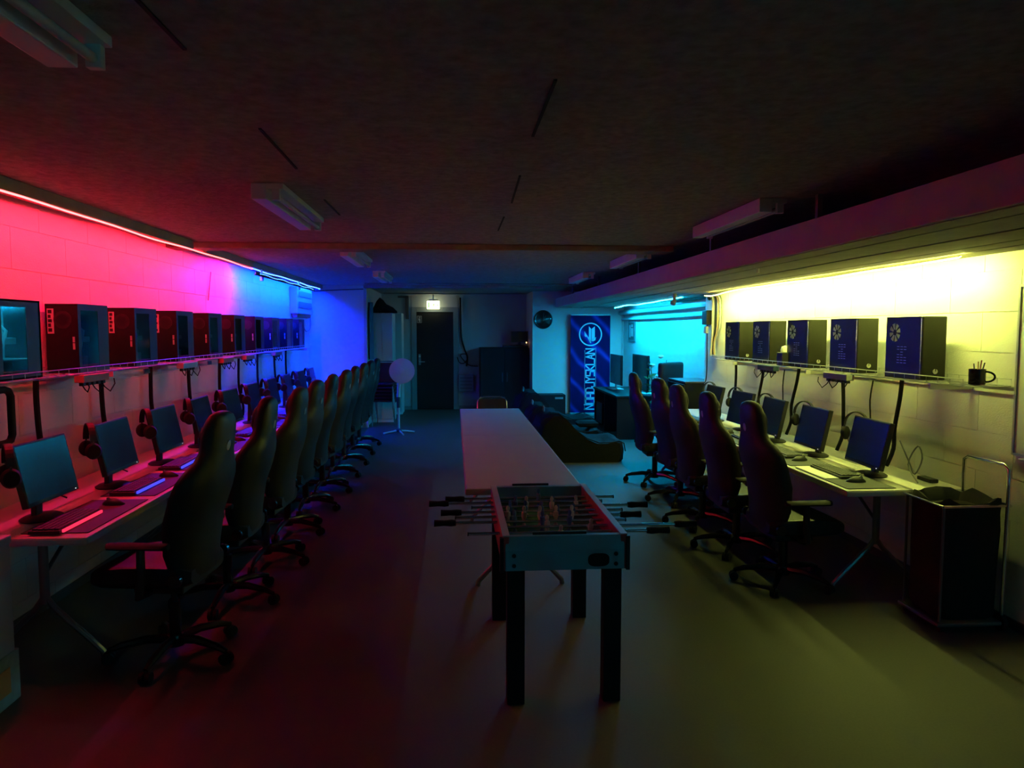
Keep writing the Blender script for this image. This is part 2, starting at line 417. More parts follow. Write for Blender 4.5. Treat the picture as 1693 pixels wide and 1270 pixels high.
# ================================================================== COMPUTERS ON THE SHELVES
# left kind: glass side towards the room (+x), rear plate towards the camera (-y); origin = bottom centre
def make_window_pc(glow=None):
    t = empty('computer_tower')
    w_, d_, h_ = 0.196, 0.40, 0.43
    x0, x1 = -w_/2, w_/2
    b = MB().box(x0,x0+0.004,0,d_,0,h_).box(x0,x1,0,d_,0,0.012).box(x0,x1,0,d_,h_-0.012,h_).box(x0,x1,d_-0.02,d_,0.012,h_-0.012)
    b.build('case_body','black_case',t,bev=0.003,seg=1)
    r = MB().box(x0+0.004,x1-0.002,0,0.006,0.012,h_-0.012).build('rear_plate','black_case',t)
    io = MB().box(x0+0.014,x0+0.052,-0.003,0.001,h_-0.185,h_-0.03).build('port_plate','steel',r)
    for k, (a, z0, z1, c) in enumerate(((0,0.150,0.172,1),(0,0.122,0.142,0),(0,0.095,0.114,1),(0,0.066,0.088,0),(0,0.036,0.058,1))):
        MB().box(x0+0.020,x0+0.036+0.006*c,-0.006,-0.002,h_-0.21+z0,h_-0.21+z1).build('port','black_plastic',r)
    MB().box(x1-0.035,x1-0.022,-0.003,0.001,h_-0.285,h_-0.245).box(x1-0.035,x1-0.022,-0.003,0.001,h_-0.24,h_-0.205).build('slot_cover','steel',r)
    fan = MB()
    for q in range(3): fan.lathe([(0.018+q*0.017,-0.0),(0.021+q*0.017,0.0),(0.021+q*0.017,0.003),(0.018+q*0.017,0.003)],20,(x0+0.105,0,h_-0.10),'y')
    fan.build('fan_grille','faint_grey',r)
    # side frame around the window
    s = MB().box(x1-0.004,x1,0,0.035,0,h_).box(x1-0.004,x1,d_-0.14,d_,0,h_).box(x1-0.004,x1,0.035,d_-0.14,0,0.03).box(x1-0.004,x1,0.035,d_-0.14,h_-0.04,h_)
    s.build('side_frame','black_case',t)
    MB().box(x1-0.0035,x1-0.001,0.035,d_-0.14,0.03,h_-0.04).build('window_pane','window_glass',t)
    # inside
    MB().box(x0+0.008,x0+0.012,0.03,0.27,0.13,0.40).build('mainboard','mid_grey',t)
    MB().box(x0+0.03,x1-0.05,0.02,0.25,0.19,0.225).build('graphics_card','silver',t,bev=0.004)
    cl = MB().lathe([(0.045,0.0),(0.048,0.01),(0.048,0.05),(0.02,0.055)],18,(x0+0.012,0.14,0.31),'x'); cl.build('cpu_cooler','silver',t,smooth=True)
    MB().box(x0+0.02,x1-0.03,0.02,0.17,0.015,0.10).build('power_supply','mid_grey',t,bev=0.003)
    MB().tube([(x1-0.05,0.06,0.10),(x1-0.03,0.08,0.16),(x1-0.035,0.13,0.26),(x0+0.05,0.12,0.38)],0.010,6).build('inner_cable','light_grey',t,smooth=True)
    if glow:
        MB().box(x0+0.0045,x0+0.007,0.02,0.38,0.014,0.415).box(x0+0.005,x1-0.006,0.38,0.382,0.014,0.415).box(x0+0.005,x1-0.006,0.01,0.38,0.105,0.11).build('reflector_lining','light_grey',t)  # pale surfaces added to bounce the case light and brighten the window
        MB().box(x0+0.02,x1-0.02,0.06,0.26,h_-0.022,h_-0.016).build('case_light',glow,t)
    return t
SH_L = 1.470
ys = [4.00 + 0.8215*i for i in range(10)]
p0 = make_window_pc('case_glow'); p0.location = (-2.44, ys[0], SH_L+0.004); tag(p0,'black computer tower with cyan lit window at the left edge of the shelf','computer','towers on the left shelf')
p1 = make_window_pc()
for i in range(1, 10):
    o = p1 if i == 1 else dup(p1)
    o.location = (-2.44, ys[i], SH_L+0.004)
    tag(o, 'dark computer tower on the left shelf, %s' % ('right beside the cyan lit one' if i == 1 else ('farthest away under the fuse panel' if i == 9 else ORD[i]+' counted from the cyan lit one')), 'computer', 'towers on the left shelf')

# right kind: vented side towards the room (-x), front panel with round emblem towards the camera (-y)
def make_vent_pc():
    t = empty('computer_tower')
    w_, d_, h_ = 0.160, 0.385, 0.41
    x0, x1 = -w_/2, w_/2
    MB().box(x0,x1,0,d_,0,0.010).box(x0,x1,0,d_,h_-0.010,h_).box(x0+0.003,x1,d_-0.008,d_,0.01,h_-0.01).build('case_body','case_olive',t)
    MB().box(x0+0.004,x1-0.002,d_-0.012,d_-0.0085,0.012,h_-0.012).build('reflector_plate','paper',t)  # pale reflector added so the fan petals look bright from the room
    MB().box(x0-0.001,x1,-0.022,0.0,0,h_).build('front_panel','case_olive',t,bev=0.006)
    em = MB().lathe([(0.016,0.0),(0.016,0.004)],18,(0.01,-0.022,0.055),'y'); e = em.build('emblem','steel',t)
    MB().box(0.008,0.012,-0.029,-0.0255,0.055,0.073).build('emblem_notch','black_plastic',e)
    # side panel with a petal-shaped fan opening
    b = MB(); cy, cz, R, r0 = 0.285, 0.305, 0.062, 0.020; N = 48
    def cpt(i, r): a = 2*PI*i/N; return (x0, cy+r*math.cos(a), cz+r*math.sin(a))
    def sq(i):
        a = 2*PI*i/N; c, s_ = math.cos(a), math.sin(a)
        ky = ((d_-cy) if c > 0 else cy)/abs(c) if abs(c) > 1e-6 else 1e9
        kz = ((h_-cz) if s_ > 0 else cz)/abs(s_) if abs(s_) > 1e-6 else 1e9
        k = min(ky, kz); return (x0, cy+k*c, cz+k*s_)
    outer = [sq(i) for i in range(N)]
    for cyy, czz in ((0,0),(d_,0),(0,h_),(d_,h_)):
        a = math.atan2(czz-cz, cyy-cy) % (2*PI); i = int(round(a/(2*PI)*N)) % N; outer[i] = (x0, cyy, czz)
    ro = [cpt(i, R) for i in range(N)]; ri = [cpt(i, r0) for i in range(N)]
    vs_ = outer + ro + ri + [(x0, cy, cz)]
    fs_ = []
    for i in range(N):
        j = (i+1) % N
        fs_.append((i, j, N+j, N+i)); fs_.append((2*N+i, 2*N+j, 3*N))
        if (i % 6) in (0, 1): fs_.append((N+i, N+j, 2*N+j, 2*N+i))
    b.add(vs_, fs_); sp = b.build('side_panel','black_case',t)
    v = MB()
    for r in range(7):
        for c in range(3):
            if random.random() < 0.85: v.box(x0-0.0012, x0+0.0005, 0.15+c*0.038, 0.15+c*0.038+0.026, 0.10+r*0.018, 0.10+r*0.018+0.004)
    v.build('vent_slots','steel',sp)
    return t
SH_R = 1.415
yr = [4.561, 5.331, 6.10, 6.877, 7.64]
pr = make_vent_pc()
for i in range(5):
    o = pr if i == 0 else dup(pr)
    o.location = (3.075, yr[i], SH_R+0.004)
    tag(o, 'dark computer tower with petal fan vent on the right shelf, %s' % ['nearest, close to the mug','second from the mug','middle one of five','fourth from the mug','farthest, beside the hanging cables'][i], 'computer', 'towers on the right shelf')
sm = MB().box(-0.05,0.05,-0.06,0.06,0,0.12).build('small_box','black_plastic',bev=0.008,loc=(2.99,6.52,SH_R+0.004))
tag(sm,'small black box between two towers on the right shelf','box')
ck = MB().lathe([(0.0,0.0),(0.035,0.0),(0.036,0.02),(0.028,0.05),(0.0,0.06)],14).build('white_ball','white_plastic',smooth=True,loc=(2.99,6.52,SH_R+0.125))
tag(ck,'small white round object on the black box','ornament')

# ------------------------------------------------------------------ wire trays
def wire_tray(name, x_wall, x_front, y0, y1, z, label):
    t = empty(name, (0, 0, z))
    s = 1 if x_front > x_wall else -1
    for nm, xx, zz in (('front_rail', x_front, 0.041),('front_rail', x_front, 0.0),('rear_rail', x_wall+s*0.02, 0.041),('rear_rail', x_wall+s*0.02, 0.0)):
        MB().cyl((xx,y0,zz),(xx,y1,zz),0.0034,6).build(nm,'wire',t)
    for k in (1, 2, 3):
        xx = x_wall+s*0.02 + (x_front-x_wall-s*0.02)*k/4
        MB().cyl((xx,y0,0),(xx,y1,0),0.0026,6).build('deck_wire','wire',t)
    b = MB(); y = y0
    while y <= y1:
        b.tube([(x_front,y,0.041),(x_front,y,-0.001),(x_wall+s*0.02,y,-0.001),(x_wall+s*0.02,y,0.041)],0.0024,4)
        y += 0.112
    o = b.build('cross_wires','wire',t); o['kind'] = 'stuff'
    y = y0 + 0.35
    while y < y1:
        MB().box(min(x_wall+s*0.002,x_front-s*0.03),max(x_wall+s*0.002,x_front-s*0.03),y-0.012,y+0.012,-0.045,-0.004).build('bracket','steel',t,bev=0.003)
        y += 1.64
    return tag(t, label, 'shelf')
wire_tray('wire_shelf', XL, -2.27, 3.2, 11.98, SH_L, 'long white wire tray shelf under the left computers')
wire_tray('wire_shelf', XR, 2.925, 4.05, 8.25, SH_R, 'long wire tray shelf under the right computers')

def power_strip(x, y, z, L, m, label, side):
    t = empty('power_strip', (x, y, z))
    MB().box(-0.03,0.03,-L/2,L/2,-0.05,0.0).build('housing',m,t,bev=0.006)
    k = 0
    for q in range(5):
        yy = -L/2+0.04+q*(L-0.08)/4
        MB().box(-0.014,0.014,yy-0.018,yy+0.018,-0.072,-0.050).build('plug','black_plastic',t,bev=0.004)
        if q % 2 == 0:
            r = 0.03+0.012*q
            MB().tube([(0,yy,-0.07),(0.01*side,yy+0.01,-0.095),(0.015*side,yy+r,-0.10-r*0.4),(0.012*side,yy+r*2,-0.085),(0,yy+r*2.2,-0.05)],0.004,6).build('cord','black_rubber',t,smooth=True)
    return tag(t, label, 'power strip', 'power strips hung under the wire shelves')
for i, (y, m, l) in enumerate(((4.95,'red_box','reddish power strip under the left shelf, nearest one'),(6.65,'silver','power strip under the left shelf, second from the camera'),(7.75,'red_box','power strip under the left shelf, third from the camera'),(8.55,'red_box','reddish power strip under the left shelf, fourth from the camera'),(9.9,'mid_grey','grey power strip under the left shelf, farthest one'))):
    power_strip(-2.33, y, SH_L-0.008, 0.34, m, l, 1)
for y, m, l in ((5.55,'mid_grey','power strip under the right shelf, nearer the mug'),(6.85,'blue_cloth','bluish power strip under the right shelf, farther one')):
    power_strip(2.98, y, SH_R-0.008, 0.36, m, l, -1)
# small blue cards clipped under the left shelf
for i, (y, l) in enumerate(((5.62,'small blue tag under the left shelf beside the near power strip'),(7.02,'small blue tag hanging under the middle of the left shelf'))):
    tag(MB().box(-0.004,0.004,-0.05,0.05,-0.035,0.0).build('cable_tag','blue_cloth',loc=(-2.26,y,SH_L-0.012)), l, 'tag')

# ------------------------------------------------------------------ cable bundles from shelf to desk
def cable(name, pts, r, label, cat='cable', group=None, m='black_rubber'):
    P = [Vector(p) for p in pts]; out = []
    for k in range(len(P)-1):
        a = P[max(k-1,0)]; b_ = P[k]; c = P[k+1]; d = P[min(k+2,len(P)-1)]
        for s_ in range(4):
            u = s_/4
            out.append(0.5*((2*b_)+(c-a)*u+(2*a-5*b_+4*c-d)*u*u+(3*b_-a-3*c+d)*u**3))
    out.append(P[-1])
    o = MB().tube(out, r, 8).build(name, m, smooth=True)
    return tag(o, label, cat, group)
cl_y = [4.62, 5.44, 6.30, 7.17, 8.1, 8.8, 9.62, 10.5, 11.2]
for i, y in enumerate(cl_y):
    j = random.uniform(-0.03, 0.05)
    cable('cable_bundle', [(-2.50,y,SH_L-0.01),(-2.505,y+j*0.3,1.30),(-2.50,y+j,1.08),(-2.49,y+j+0.05+0.03*(i%3),0.86),(-2.48,y+j+0.06,0.748)], 0.017 if i < 5 else 0.014,
          '%s black cable sleeve hanging from left shelf to desk' % (nth_of(i, len(cl_y))), group='cable sleeves on the left wall')
cr_y = [5.02, 5.84, 6.60, 7.38, 8.15]
for i, y in enumerate(cr_y):
    j = (0.07,-0.04,0.14,0.12,0.0)[i]
    cable('cable_bundle', [(3.17,y,SH_R-0.01),(3.175,y+j*0.4,1.25),(3.17,y+j,1.03),(3.18,y+j+0.02,0.88),(3.15,y+j+0.05,0.748)], 0.015,
          '%s black cable sleeve hanging from right shelf to desk' % (nth_of(i, 5)), group='cable sleeves on the right wall')
for i, (y, l) in enumerate(((5.42,'thin black cord between the two nearest sleeves on the right wall'),(6.95,'thin black cord hanging behind the middle right monitors'))):
    cable('thin_cord', [(3.19,y,SH_R-0.06),(3.20,y+0.05,1.2),(3.19,y+0.02,1.0),(3.17,y+0.06,0.82),(3.12,y+0.1,0.748)], 0.006, l)

# ================================================================== MONITORS, HEADSETS, KEYBOARDS, MICE
def make_monitor(dz=0.0):
    t = empty('monitor')
    R = Matrix.Rotation(math.radians(-12), 4, 'Y'); piv = Vector((0.0, 0, 0.265+dz))
    def T(b):
        b.v = [tuple(piv + R @ (Vector(p) + Vector((0,0,dz)) - piv)) for p in b.v]; return b
    p = T(MB().box(-0.022,0.012,-0.24,0.24,0.10,0.425)).build('panel','black_plastic',t,bev=0.006)
    T(MB().box(0.012,0.0135,-0.229,0.229,0.122,0.414)).build('screen','screen',p)
    T(MB().box(0.0125,0.0150,0.20,0.206,0.109,0.113)).build('power_led','led_white',p)
    T(MB().box(-0.05,-0.02,-0.13,0.13,0.14,0.36)).build('rear_shell','black_plastic',t,bev=0.012)
    MB().bar((-0.055,0,0.012),(-0.045,0,0.27),0.06,0.03,(1,0,0)).build('stand_neck','black_plastic',t,bev=0.006)
    b = MB().lathe([(0.115,0.0),(0.12,0.006),(0.10,0.016),(0.03,0.022),(0.0,0.022)],24); b.v = [(x*0.8-0.03,y*1.05,z) for x,y,z in b.v]
    b.build('stand_base','black_plastic',t,smooth=True)
    return t
def make_headset():
    t = empty('headset')   # hangs from its band; origin at top of the band, arc in the local yz plane
    pts = [(0, 0.088*math.cos(a), 0.105*math.sin(a)-0.105) for a in [PI*k/14 for k in range(15)]]
    MB().loft([[(dx,p[1]*k,(p[2]+0.105)*k-0.105) for dx,k in ((-0.018,0.95),(0.018,0.95),(0.018,1.04),(-0.018,1.04))] for p in pts]).build('headband','black_plastic',t,bev=0.004)
    for s in (-1, 1):
        MB().bar((0,s*0.088,-0.10),(0,s*0.086,-0.15),0.014,0.008,(1,0,0)).build('yoke','dark_grey',t)
        c = MB().lathe([(0.0,-0.002),(0.032,0.0),(0.044,0.008),(0.045,0.022),(0.036,0.04),(0.018,0.042),(0.0,0.042)],18,(0,0,0),'y')
        c.v = [(x, s*(0.075 - y*1.0 - 0.005) if False else s*(0.058 + abs(y)), z*1.1-0.16) for x,y,z in c.v]
        c.build('ear_cup','black_rubber',t,smooth=True)
    return t
def make_keyboard(bar=None):
    t = empty('keyboard')  # user sits on +x
    MB().box(-0.075,0.075,-0.22,0.22,0,0.018).build('base','black_plastic',t,bev=0.004)
    b = MB()
    for r in range(5):
        for c in range(15):
            if r == 4 and 4 <= c <= 9: continue
            x = 0.052-0.026*(4-r) if False else -0.060+0.026*r
            y = -0.205+c*0.0276
            b.box(x,x+0.021,y,y+0.023,0.018,0.026)
    b.box(-0.060+0.026*4,-0.060+0.026*4+0.021,-0.095,0.066,0.018,0.026)
    o = b.build('keys','keycap',t); o['kind'] = 'stuff'
    if bar: MB().box(0.076,0.086,-0.20,0.20,0.004,0.020).build('light_bar',bar,t,bev=0.003)
    return t
def make_mouse():
    t = empty('computer_mouse')
    rings = []
    for k in range(9):
        u = k/8; x = -0.06+0.12*u; s = math.sin(PI*min(max(u,0.03),0.97))**0.5; hh = 0.036*s*(1-0.25*(u-0.5)); ww = 0.031*s
        rings.append([(x, ww*math.cos(a), max(0, hh*math.sin(a))) for a in [PI*q/8 for q in range(9)]])
    MB().loft(rings).build('shell','black_plastic',t,smooth=True)
    MB().cyl((-0.03,-0.005,0.034),(-0.03,0.005,0.034),0.008,10).build('scroll_wheel','mid_grey',t)
    return t
monp, monr, hsp, kbp, msp = make_monitor(), make_monitor(-0.035), make_headset(), make_keyboard(), make_mouse()
kb_red, kb_blue = make_keyboard('bar_red'), make_keyboard('bar_blue')
padp = MB().box(-0.16,0.16,-0.36,0.36,0,0.004).build('mouse_pad','pad',bev=0.001,seg=1)
used = set()
def place(proto, loc, rz, label, cat, group, tilt=None):
    o = proto if proto.name not in used else dup(proto)
    used.add(proto.name)
    o.location = loc; o.rotation_euler = (tilt or 0, 0, rz); return tag(o, label, cat, group)
DT = 0.7415
myl = [4.06+0.8215*i for i in range(10)]
for i, y in enumerate(myl):
    n = nth_of(i, 10); rz = random.uniform(-0.05, 0.04)
    place(monp, (-2.17, y, DT), rz, '%s black monitor on the left desk row' % n, 'monitor', 'monitors on the left desks')
    place(hsp, (-2.205, y-0.262, DT+0.437), 0.62+random.uniform(-0.12,0.12), 'black headset hung on the %s left monitor' % n, 'headset', 'headsets on the left monitors')
    place(padp, (-1.97, y+0.04, DT), 0, 'dark desk mat before the %s left monitor' % n, 'desk mat', 'desk mats on the left')
    k = kb_red if i == 0 else (kb_blue if i in (1,2) else kbp)
    kl = ['keyboard with glowing red front bar on the left desk','nearer keyboard with glowing blue front bar on the left desk','farther keyboard with glowing blue front bar on the left desk'][i] if i < 3 else 'dark keyboard before the %s left monitor' % n
    place(k, (-2.0 if i != 2 else -2.04, y-0.14 if i == 0 else y-0.10, DT+0.005), random.uniform(-0.04,0.04) , kl, 'keyboard', 'keyboards on the left desks')
    place(msp, (-1.95, y+0.27, DT+0.005), random.uniform(-0.2,0.2), 'black mouse before the %s left monitor' % n, 'mouse', 'mice on the left desks')
myr = [4.86, 5.66, 6.42, 7.16, 7.95]
for i, y in enumerate(myr):
    n = nth_of(i, 5); rz = PI + random.uniform(-0.05,0.05)
    place(monr, (2.84, y, DT), rz, '%s black monitor on the right desk row' % n, 'monitor', 'monitors on the right desks')
    place(hsp, (2.885, y+0.235, DT+0.412), PI+0.62, 'headset hung on the %s right monitor' % n, 'headset', 'headsets on the right monitors')
    place(padp, (2.62, y-0.08, DT), 0, 'dark desk mat before the %s right monitor' % n, 'desk mat', 'desk mats on the right')
    place(kbp, (2.645, y+0.06, DT+0.005), PI+random.uniform(-0.06,0.06), 'dark keyboard before the %s right monitor' % n, 'keyboard', 'keyboards on the right desks')
    place(msp, (2.62, y-0.25, DT+0.005), PI+random.uniform(-0.2,0.2), 'mouse before the %s right monitor' % n, 'mouse', 'mice on the right desks')
# loose monitor cables
for i, (y, l) in enumerate(((4.42,'tangle of thin cables between the two nearest left monitors'),(5.24,'thin cables between second and third left monitor'))):
    cable('monitor_cable', [(-2.40,y-0.12,1.02),(-2.42,y-0.05,0.86),(-2.35,y+0.02,0.80),(-2.40,y+0.05,0.95),(-2.44,y+0.08,0.83),(-2.30,y+0.10,0.748)], 0.005, l)
for i, (y, l) in enumerate(((4.62,'thin cable loop behind the nearest right monitor'),(5.36,'hanging cable loop between the two nearest right monitors'),(6.12,'hanging cable loop between second and third right monitor'))):
    cable('monitor_cable', [(2.98,y+0.1,1.0),(3.02,y+0.05,0.86),(3.03,y,0.79),(3.05,y-0.04,0.90),(3.03,y-0.02,0.98),(3.0,y+0.03,0.85),(3.0,y-0.08,0.748)], 0.005, l, m='mid_grey')
tag(MB().box(-0.03,0.03,-0.07,0.07,0,0.025).build('power_adapter','black_plastic',bev=0.006,loc=(3.12,4.62,DT)),'small black power adapter on the near right desk by the wall','adapter')
tag(MB().box(-0.05,0.05,-0.22,0.22,0,0.003).build('paper_sheet','paper',loc=(2.52,4.95,DT+0.0045)),'pale strip of paper on the nearest right desk mat','paper')
tag(MB().box(-0.05,0.05,-0.2,0.2,0,0.003).build('paper_sheet','paper',loc=(2.52,5.75,DT+0.0045)),'pale strip of paper on the second right desk mat','paper')

# ================================================================== GAMING CHAIRS
def make_gaming_chair(dz=0.0, rec=11):
    t = empty('gaming_chair')    # faces +x
    a = math.radians(rec); ax = Vector((-math.sin(a),0,math.cos(a))); fw = Vector((math.cos(a),0,math.sin(a)))
    o0 = Vector((-0.15,0,0.45+dz))
    S = [(0.0,0.20,0.045,0.02),(0.03,0.225,0.055,0.04),(0.12,0.245,0.06,0.06),(0.28,0.265,0.06,0.075),(0.42,0.278,0.058,0.08),(0.50,0.27,0.056,0.07),
         (0.555,0.235,0.053,0.05),(0.595,0.185,0.05,0.03),(0.64,0.155,0.048,0.02),(0.70,0.150,0.048,0.018),(0.765,0.147,0.047,0.014),(0.805,0.130,0.043,0.008),(0.832,0.10,0.036,0.004),(0.848,0.05,0.02,0.0)]
    def section(s, wd, th, k, n=24, wf=1.0, off=0.0):
        out = []
        for i in range(n):
            q = 2*PI*i/n; c, s_ = math.cos(q), math.sin(q)
            y = wd*wf*math.copysign(abs(c)**0.6, c); d = th*math.copysign(abs(s_)**0.7, s_)
            d += k*(abs(y)/max(wd,1e-3))**3
            curve = 0.05*math.sin(min(s/0.45,1)*PI) - 0.0 + (0.035*max(0,(s-0.55)/0.3))
            p = o0 + ax*s + fw*(d+off+curve*0.6) + Vector((0,y,0)); out.append(p)
        return out
    MB().loft([section(*q) for q in S]).build('backrest','leather',t,smooth=True)
    pan = [q for q in S if 0.1 <= q[0] <= 0.60]
    MB().loft([section(s,wd*0.62,0.020,k*0.15,wf=1.0,off=th*0.85) for s,wd,th,k in pan]).build('back_panel','leather_panel',t,smooth=True)
    MB().loft([section(s,0.105*(1-((s-0.70)/0.085)**4*0.5),0.03*(1-((s-0.70)/0.085)**2*0.7),0.0,off=0.052) for s in (0.62,0.64,0.67,0.70,0.73,0.76,0.78)]).build('head_pillow','leather',t,smooth=True)
    e0 = o0 + ax*0.68 - fw*0.035
    b = MB(); b.loft([[e0+Vector((0,0.022*math.cos(q),0))+ax*0.028*math.sin(q)+fw*f_ for q in [2*PI*i/10 for i in range(10)]] for f_ in (0.0,-0.006)])
    b.build('emblem','light_grey',t)
    # seat
    rings = []
    for u, wd, th, k in ((-0.22,0.19,0.04,0.02),(-0.18,0.225,0.055,0.04),(-0.05,0.25,0.06,0.05),(0.1,0.258,0.06,0.05),(0.22,0.255,0.058,0.035),(0.275,0.235,0.045,0.015),(0.30,0.19,0.02,0.0)):
        r = []
        for i in range(24):
            q = 2*PI*i/24; c, s_ = math.cos(q), math.sin(q)
            y = wd*math.copysign(abs(c)**0.6, c); zz = th*math.copysign(abs(s_)**0.7, s_)
            if s_ > 0: zz += k*(abs(y)/wd)**4
            r.append((u+0.03, y, 0.455+dz+zz))
        rings.append(r)
    MB().loft(rings).build('seat','leather',t,smooth=True)
    MB().box(-0.12,0.14,-0.14,0.14,0.355+dz,0.40+dz).build('mechanism','black_plastic',t,bev=0.01)
    MB().tube([(0.0,-0.10,0.375+dz),(0.02,-0.27,0.37+dz)],0.007,6).build('lever','black_plastic',t)
    for s in (-1, 1):
        ar = MB().tube([(0.02,s*0.20,0.39+dz),(0.02,s*0.305,0.40+dz),(0.0,s*0.315,0.48+dz),(0.0,s*0.31,0.64+dz)],[0.02,0.02,0.022,0.02],8).build('armrest','black_plastic',t,smooth=True)
        rg = [[(x,s*0.31+w_*math.cos(q),0.655+dz+0.016*math.sin(q)) for q in [2*PI*i/12 for i in range(12)]] for x,w_ in ((-0.14,0.02),(-0.125,0.04),(0.0,0.045),(0.10,0.05),(0.15,0.042),(0.165,0.02))]
        MB().loft(rg).build('arm_pad','black_rubber',ar,smooth=True)
        MB().cyl((-0.15,s*0.262,0.47+dz),(-0.15,s*0.285,0.47+dz),0.032,14).build('hinge_cover','gloss_black',t,smooth=True)
    MB().cyl((0,0,0.09),(0,0,0.30),0.03,14).cyl((0,0,0.28),(0,0,0.365+dz),0.016,12).build('gas_column','gloss_black',t,smooth=True)
    MB().lathe([(0.0,0.06),(0.045,0.06),(0.05,0.10),(0.042,0.12),(0.0,0.12)],16).build('base_hub','gloss_black',t,smooth=True)
    for q in range(5):
        an = 2*PI*q/5 + 0.35; c, s_ = math.cos(an), math.sin(an)
        pts = [(0.03*c,0.03*s_,0.098),(0.14*c,0.14*s_,0.105),(0.26*c,0.26*s_,0.088),(0.325*c,0.325*s_,0.068)]
        lg = MB().tube(pts,[0.026,0.023,0.019,0.013],8).build('base_leg','gloss_black',t,smooth=True)
        tx, ty = -s_, c
        cs = MB()
        for e in (-1, 1):
            cc = Vector((0.325*c,0.325*s_,0.030))
            cs.cyl(cc+Vector((tx,ty,0))*e*0.006, cc+Vector((tx,ty,0))*e*0.026, 0.030, 14)
        cs.cyl((0.325*c,0.325*s_,0.04),(0.325*c,0.325*s_,0.07),0.008,8)
        cs.build('caster','black_rubber',lg,smooth=True)
    return t
chL = make_gaming_chair(0.03, 11); chR = make_gaming_chair(-0.03, 9)
lx = [-1.50,-1.47,-1.43,-1.45,-1.46,-1.44,-1.46,-1.45,-1.45,-1.46]
lr = [-0.12,-0.02,-0.08,-0.12,-0.02,-0.1,-0.03,-0.08,-0.14,-0.02]
ly = [3.98,4.80,5.60,6.42,7.25,8.05,8.87,9.68,10.5,11.32]
for i in range(10):
    o = chL if i == 0 else dup(chL)
    o.location = (lx[i], ly[i], 0); o.rotation_euler = (0,0,PI+lr[i])
    tag(o, '%s black gaming chair at the left desk row' % nth_of(i, 10), 'chair', 'gaming chairs on the left')
rx = [2.25,2.22,2.21,2.28,2.27]; ryy = [4.85,5.62,6.40,7.28,8.22]; rr = [0.02,0.0,0.03,0.12,-0.04]
for i in range(5):
    o = chR if i == 0 else dup(chR)
    o.location = (rx[i], ryy[i], 0); o.rotation_euler = (0,0,rr[i])
    tag(o, '%s black gaming chair at the right desk row' % nth_of(i, 5), 'chair', 'gaming chairs on the right')

# ================================================================== TABLE FOOTBALL
ft = empty('football_table', (0.50, 3.30, 0))
tag(ft, 'table football game with pale blue end panel and black legs in the foreground', 'football table')
HW, LN = 0.288, 1.12
e = MB().prism([(-0.0,0.64),(0.0,0.735),(0.008,0.80),(0.045,0.80),(0.045,0.64)],'x',-HW+0.012,HW-0.012).build('end_panel','foos_blue',ft,bev=0.004)
MB().box(-HW+0.012,HW-0.012,LN-0.045,LN,0.64,0.80).build('end_panel','foos_blue',ft,bev=0.004)
for s in (-1, 1):
    sp = MB().box(s*HW-(0.03 if s>0 else 0), s*HW+(0.03 if s<0 else 0), 0.004, LN, 0.64, 0.80).build('side_panel','foos_red',ft,bev=0.003)
    MB().box(s*HW-(0.032 if s>0 else -0.0), s*HW+(0.032 if s<0 else 0), 0.002, LN, 0.80, 0.806).build('top_trim','light_grey',sp)
    MB().box(s*(HW+0.004)-0.009, s*(HW+0.004)+0.009, -0.004, 0.03, 0.635, 0.795).build('corner_strip','black_plastic',ft,bev=0.003)
MB().box(-HW+0.03,HW-0.03,0.045,LN-0.045,0.685,0.70).build('playfield','foos_green',ft)
MB().box(-0.002,0.002,0.05,0.05+0.001,0.70,0.7005).box(-HW+0.03,HW-0.03,LN/2-0.004,LN/2+0.004,0.70,0.7012).build('field_line','light_grey',ft)
for sx in (-1, 1):
    for sy in (0, 1):
        x = sx*(HW-0.062); y = 0.055 if sy == 0 else LN-0.055
        if sy: x = sx*(HW-0.045)
        MB().box(x-0.041,x+0.041,y-0.041,y+0.041,0,0.64).build('leg','wood_black',ft,bev=0.004)
        if sy == 0:
            for zz in (0.665, 0.712):
                MB().lathe([(0.0,0.004),(0.009,0.004),(0.010,0.0)],12,(sx*(HW-0.052),-0.001,zz),'y').build('bolt','black_plastic',ft,smooth=True)
b = []
for i in range(24):
    q = 2*PI*i/24; b.append((0.155+0.050*math.copysign(abs(math.cos(q))**0.7,math.cos(q)), 0.685+0.031*math.copysign(abs(math.sin(q))**0.7,math.sin(q))))
MB().prism(b,'y',-0.003,0.004).build('ball_return','black_rubber',ft)
MB().box(-0.15,0.10,0.014,0.030,0.803,0.815).build('score_counter','black_plastic',ft,bev=0.003)
MB().box(-0.16,0.06,LN-0.03,LN-0.014,0.803,0.815).build('score_counter','black_plastic',ft,bev=0.003)
pm = MB().lathe([(0.0,0.0),(0.011,0.002),(0.012,0.012),(0.008,0.02),(0.009,0.045),(0.014,0.06),(0.013,0.082),(0.006,0.088),(0.009,0.095),(0.010,0.105),(0.006,0.115),(0.0,0.117)],8)
ply = pm.build('player','player_cream',ft,smooth=True); pb = pm.build('player','player_blue',ft,smooth=True)
pmesh = {0: ply.data, 1: pb.data}
bpy.data.objects.remove(ply); bpy.data.objects.remove(pb)
rods = [(1,0.0,1),(1,0.17,2),(-1,-0.07,3),(1,-0.06,5),(-1,-0.04,5),(1,0.03,3),(-1,-0.11,2),(-1,-0.02,1)]
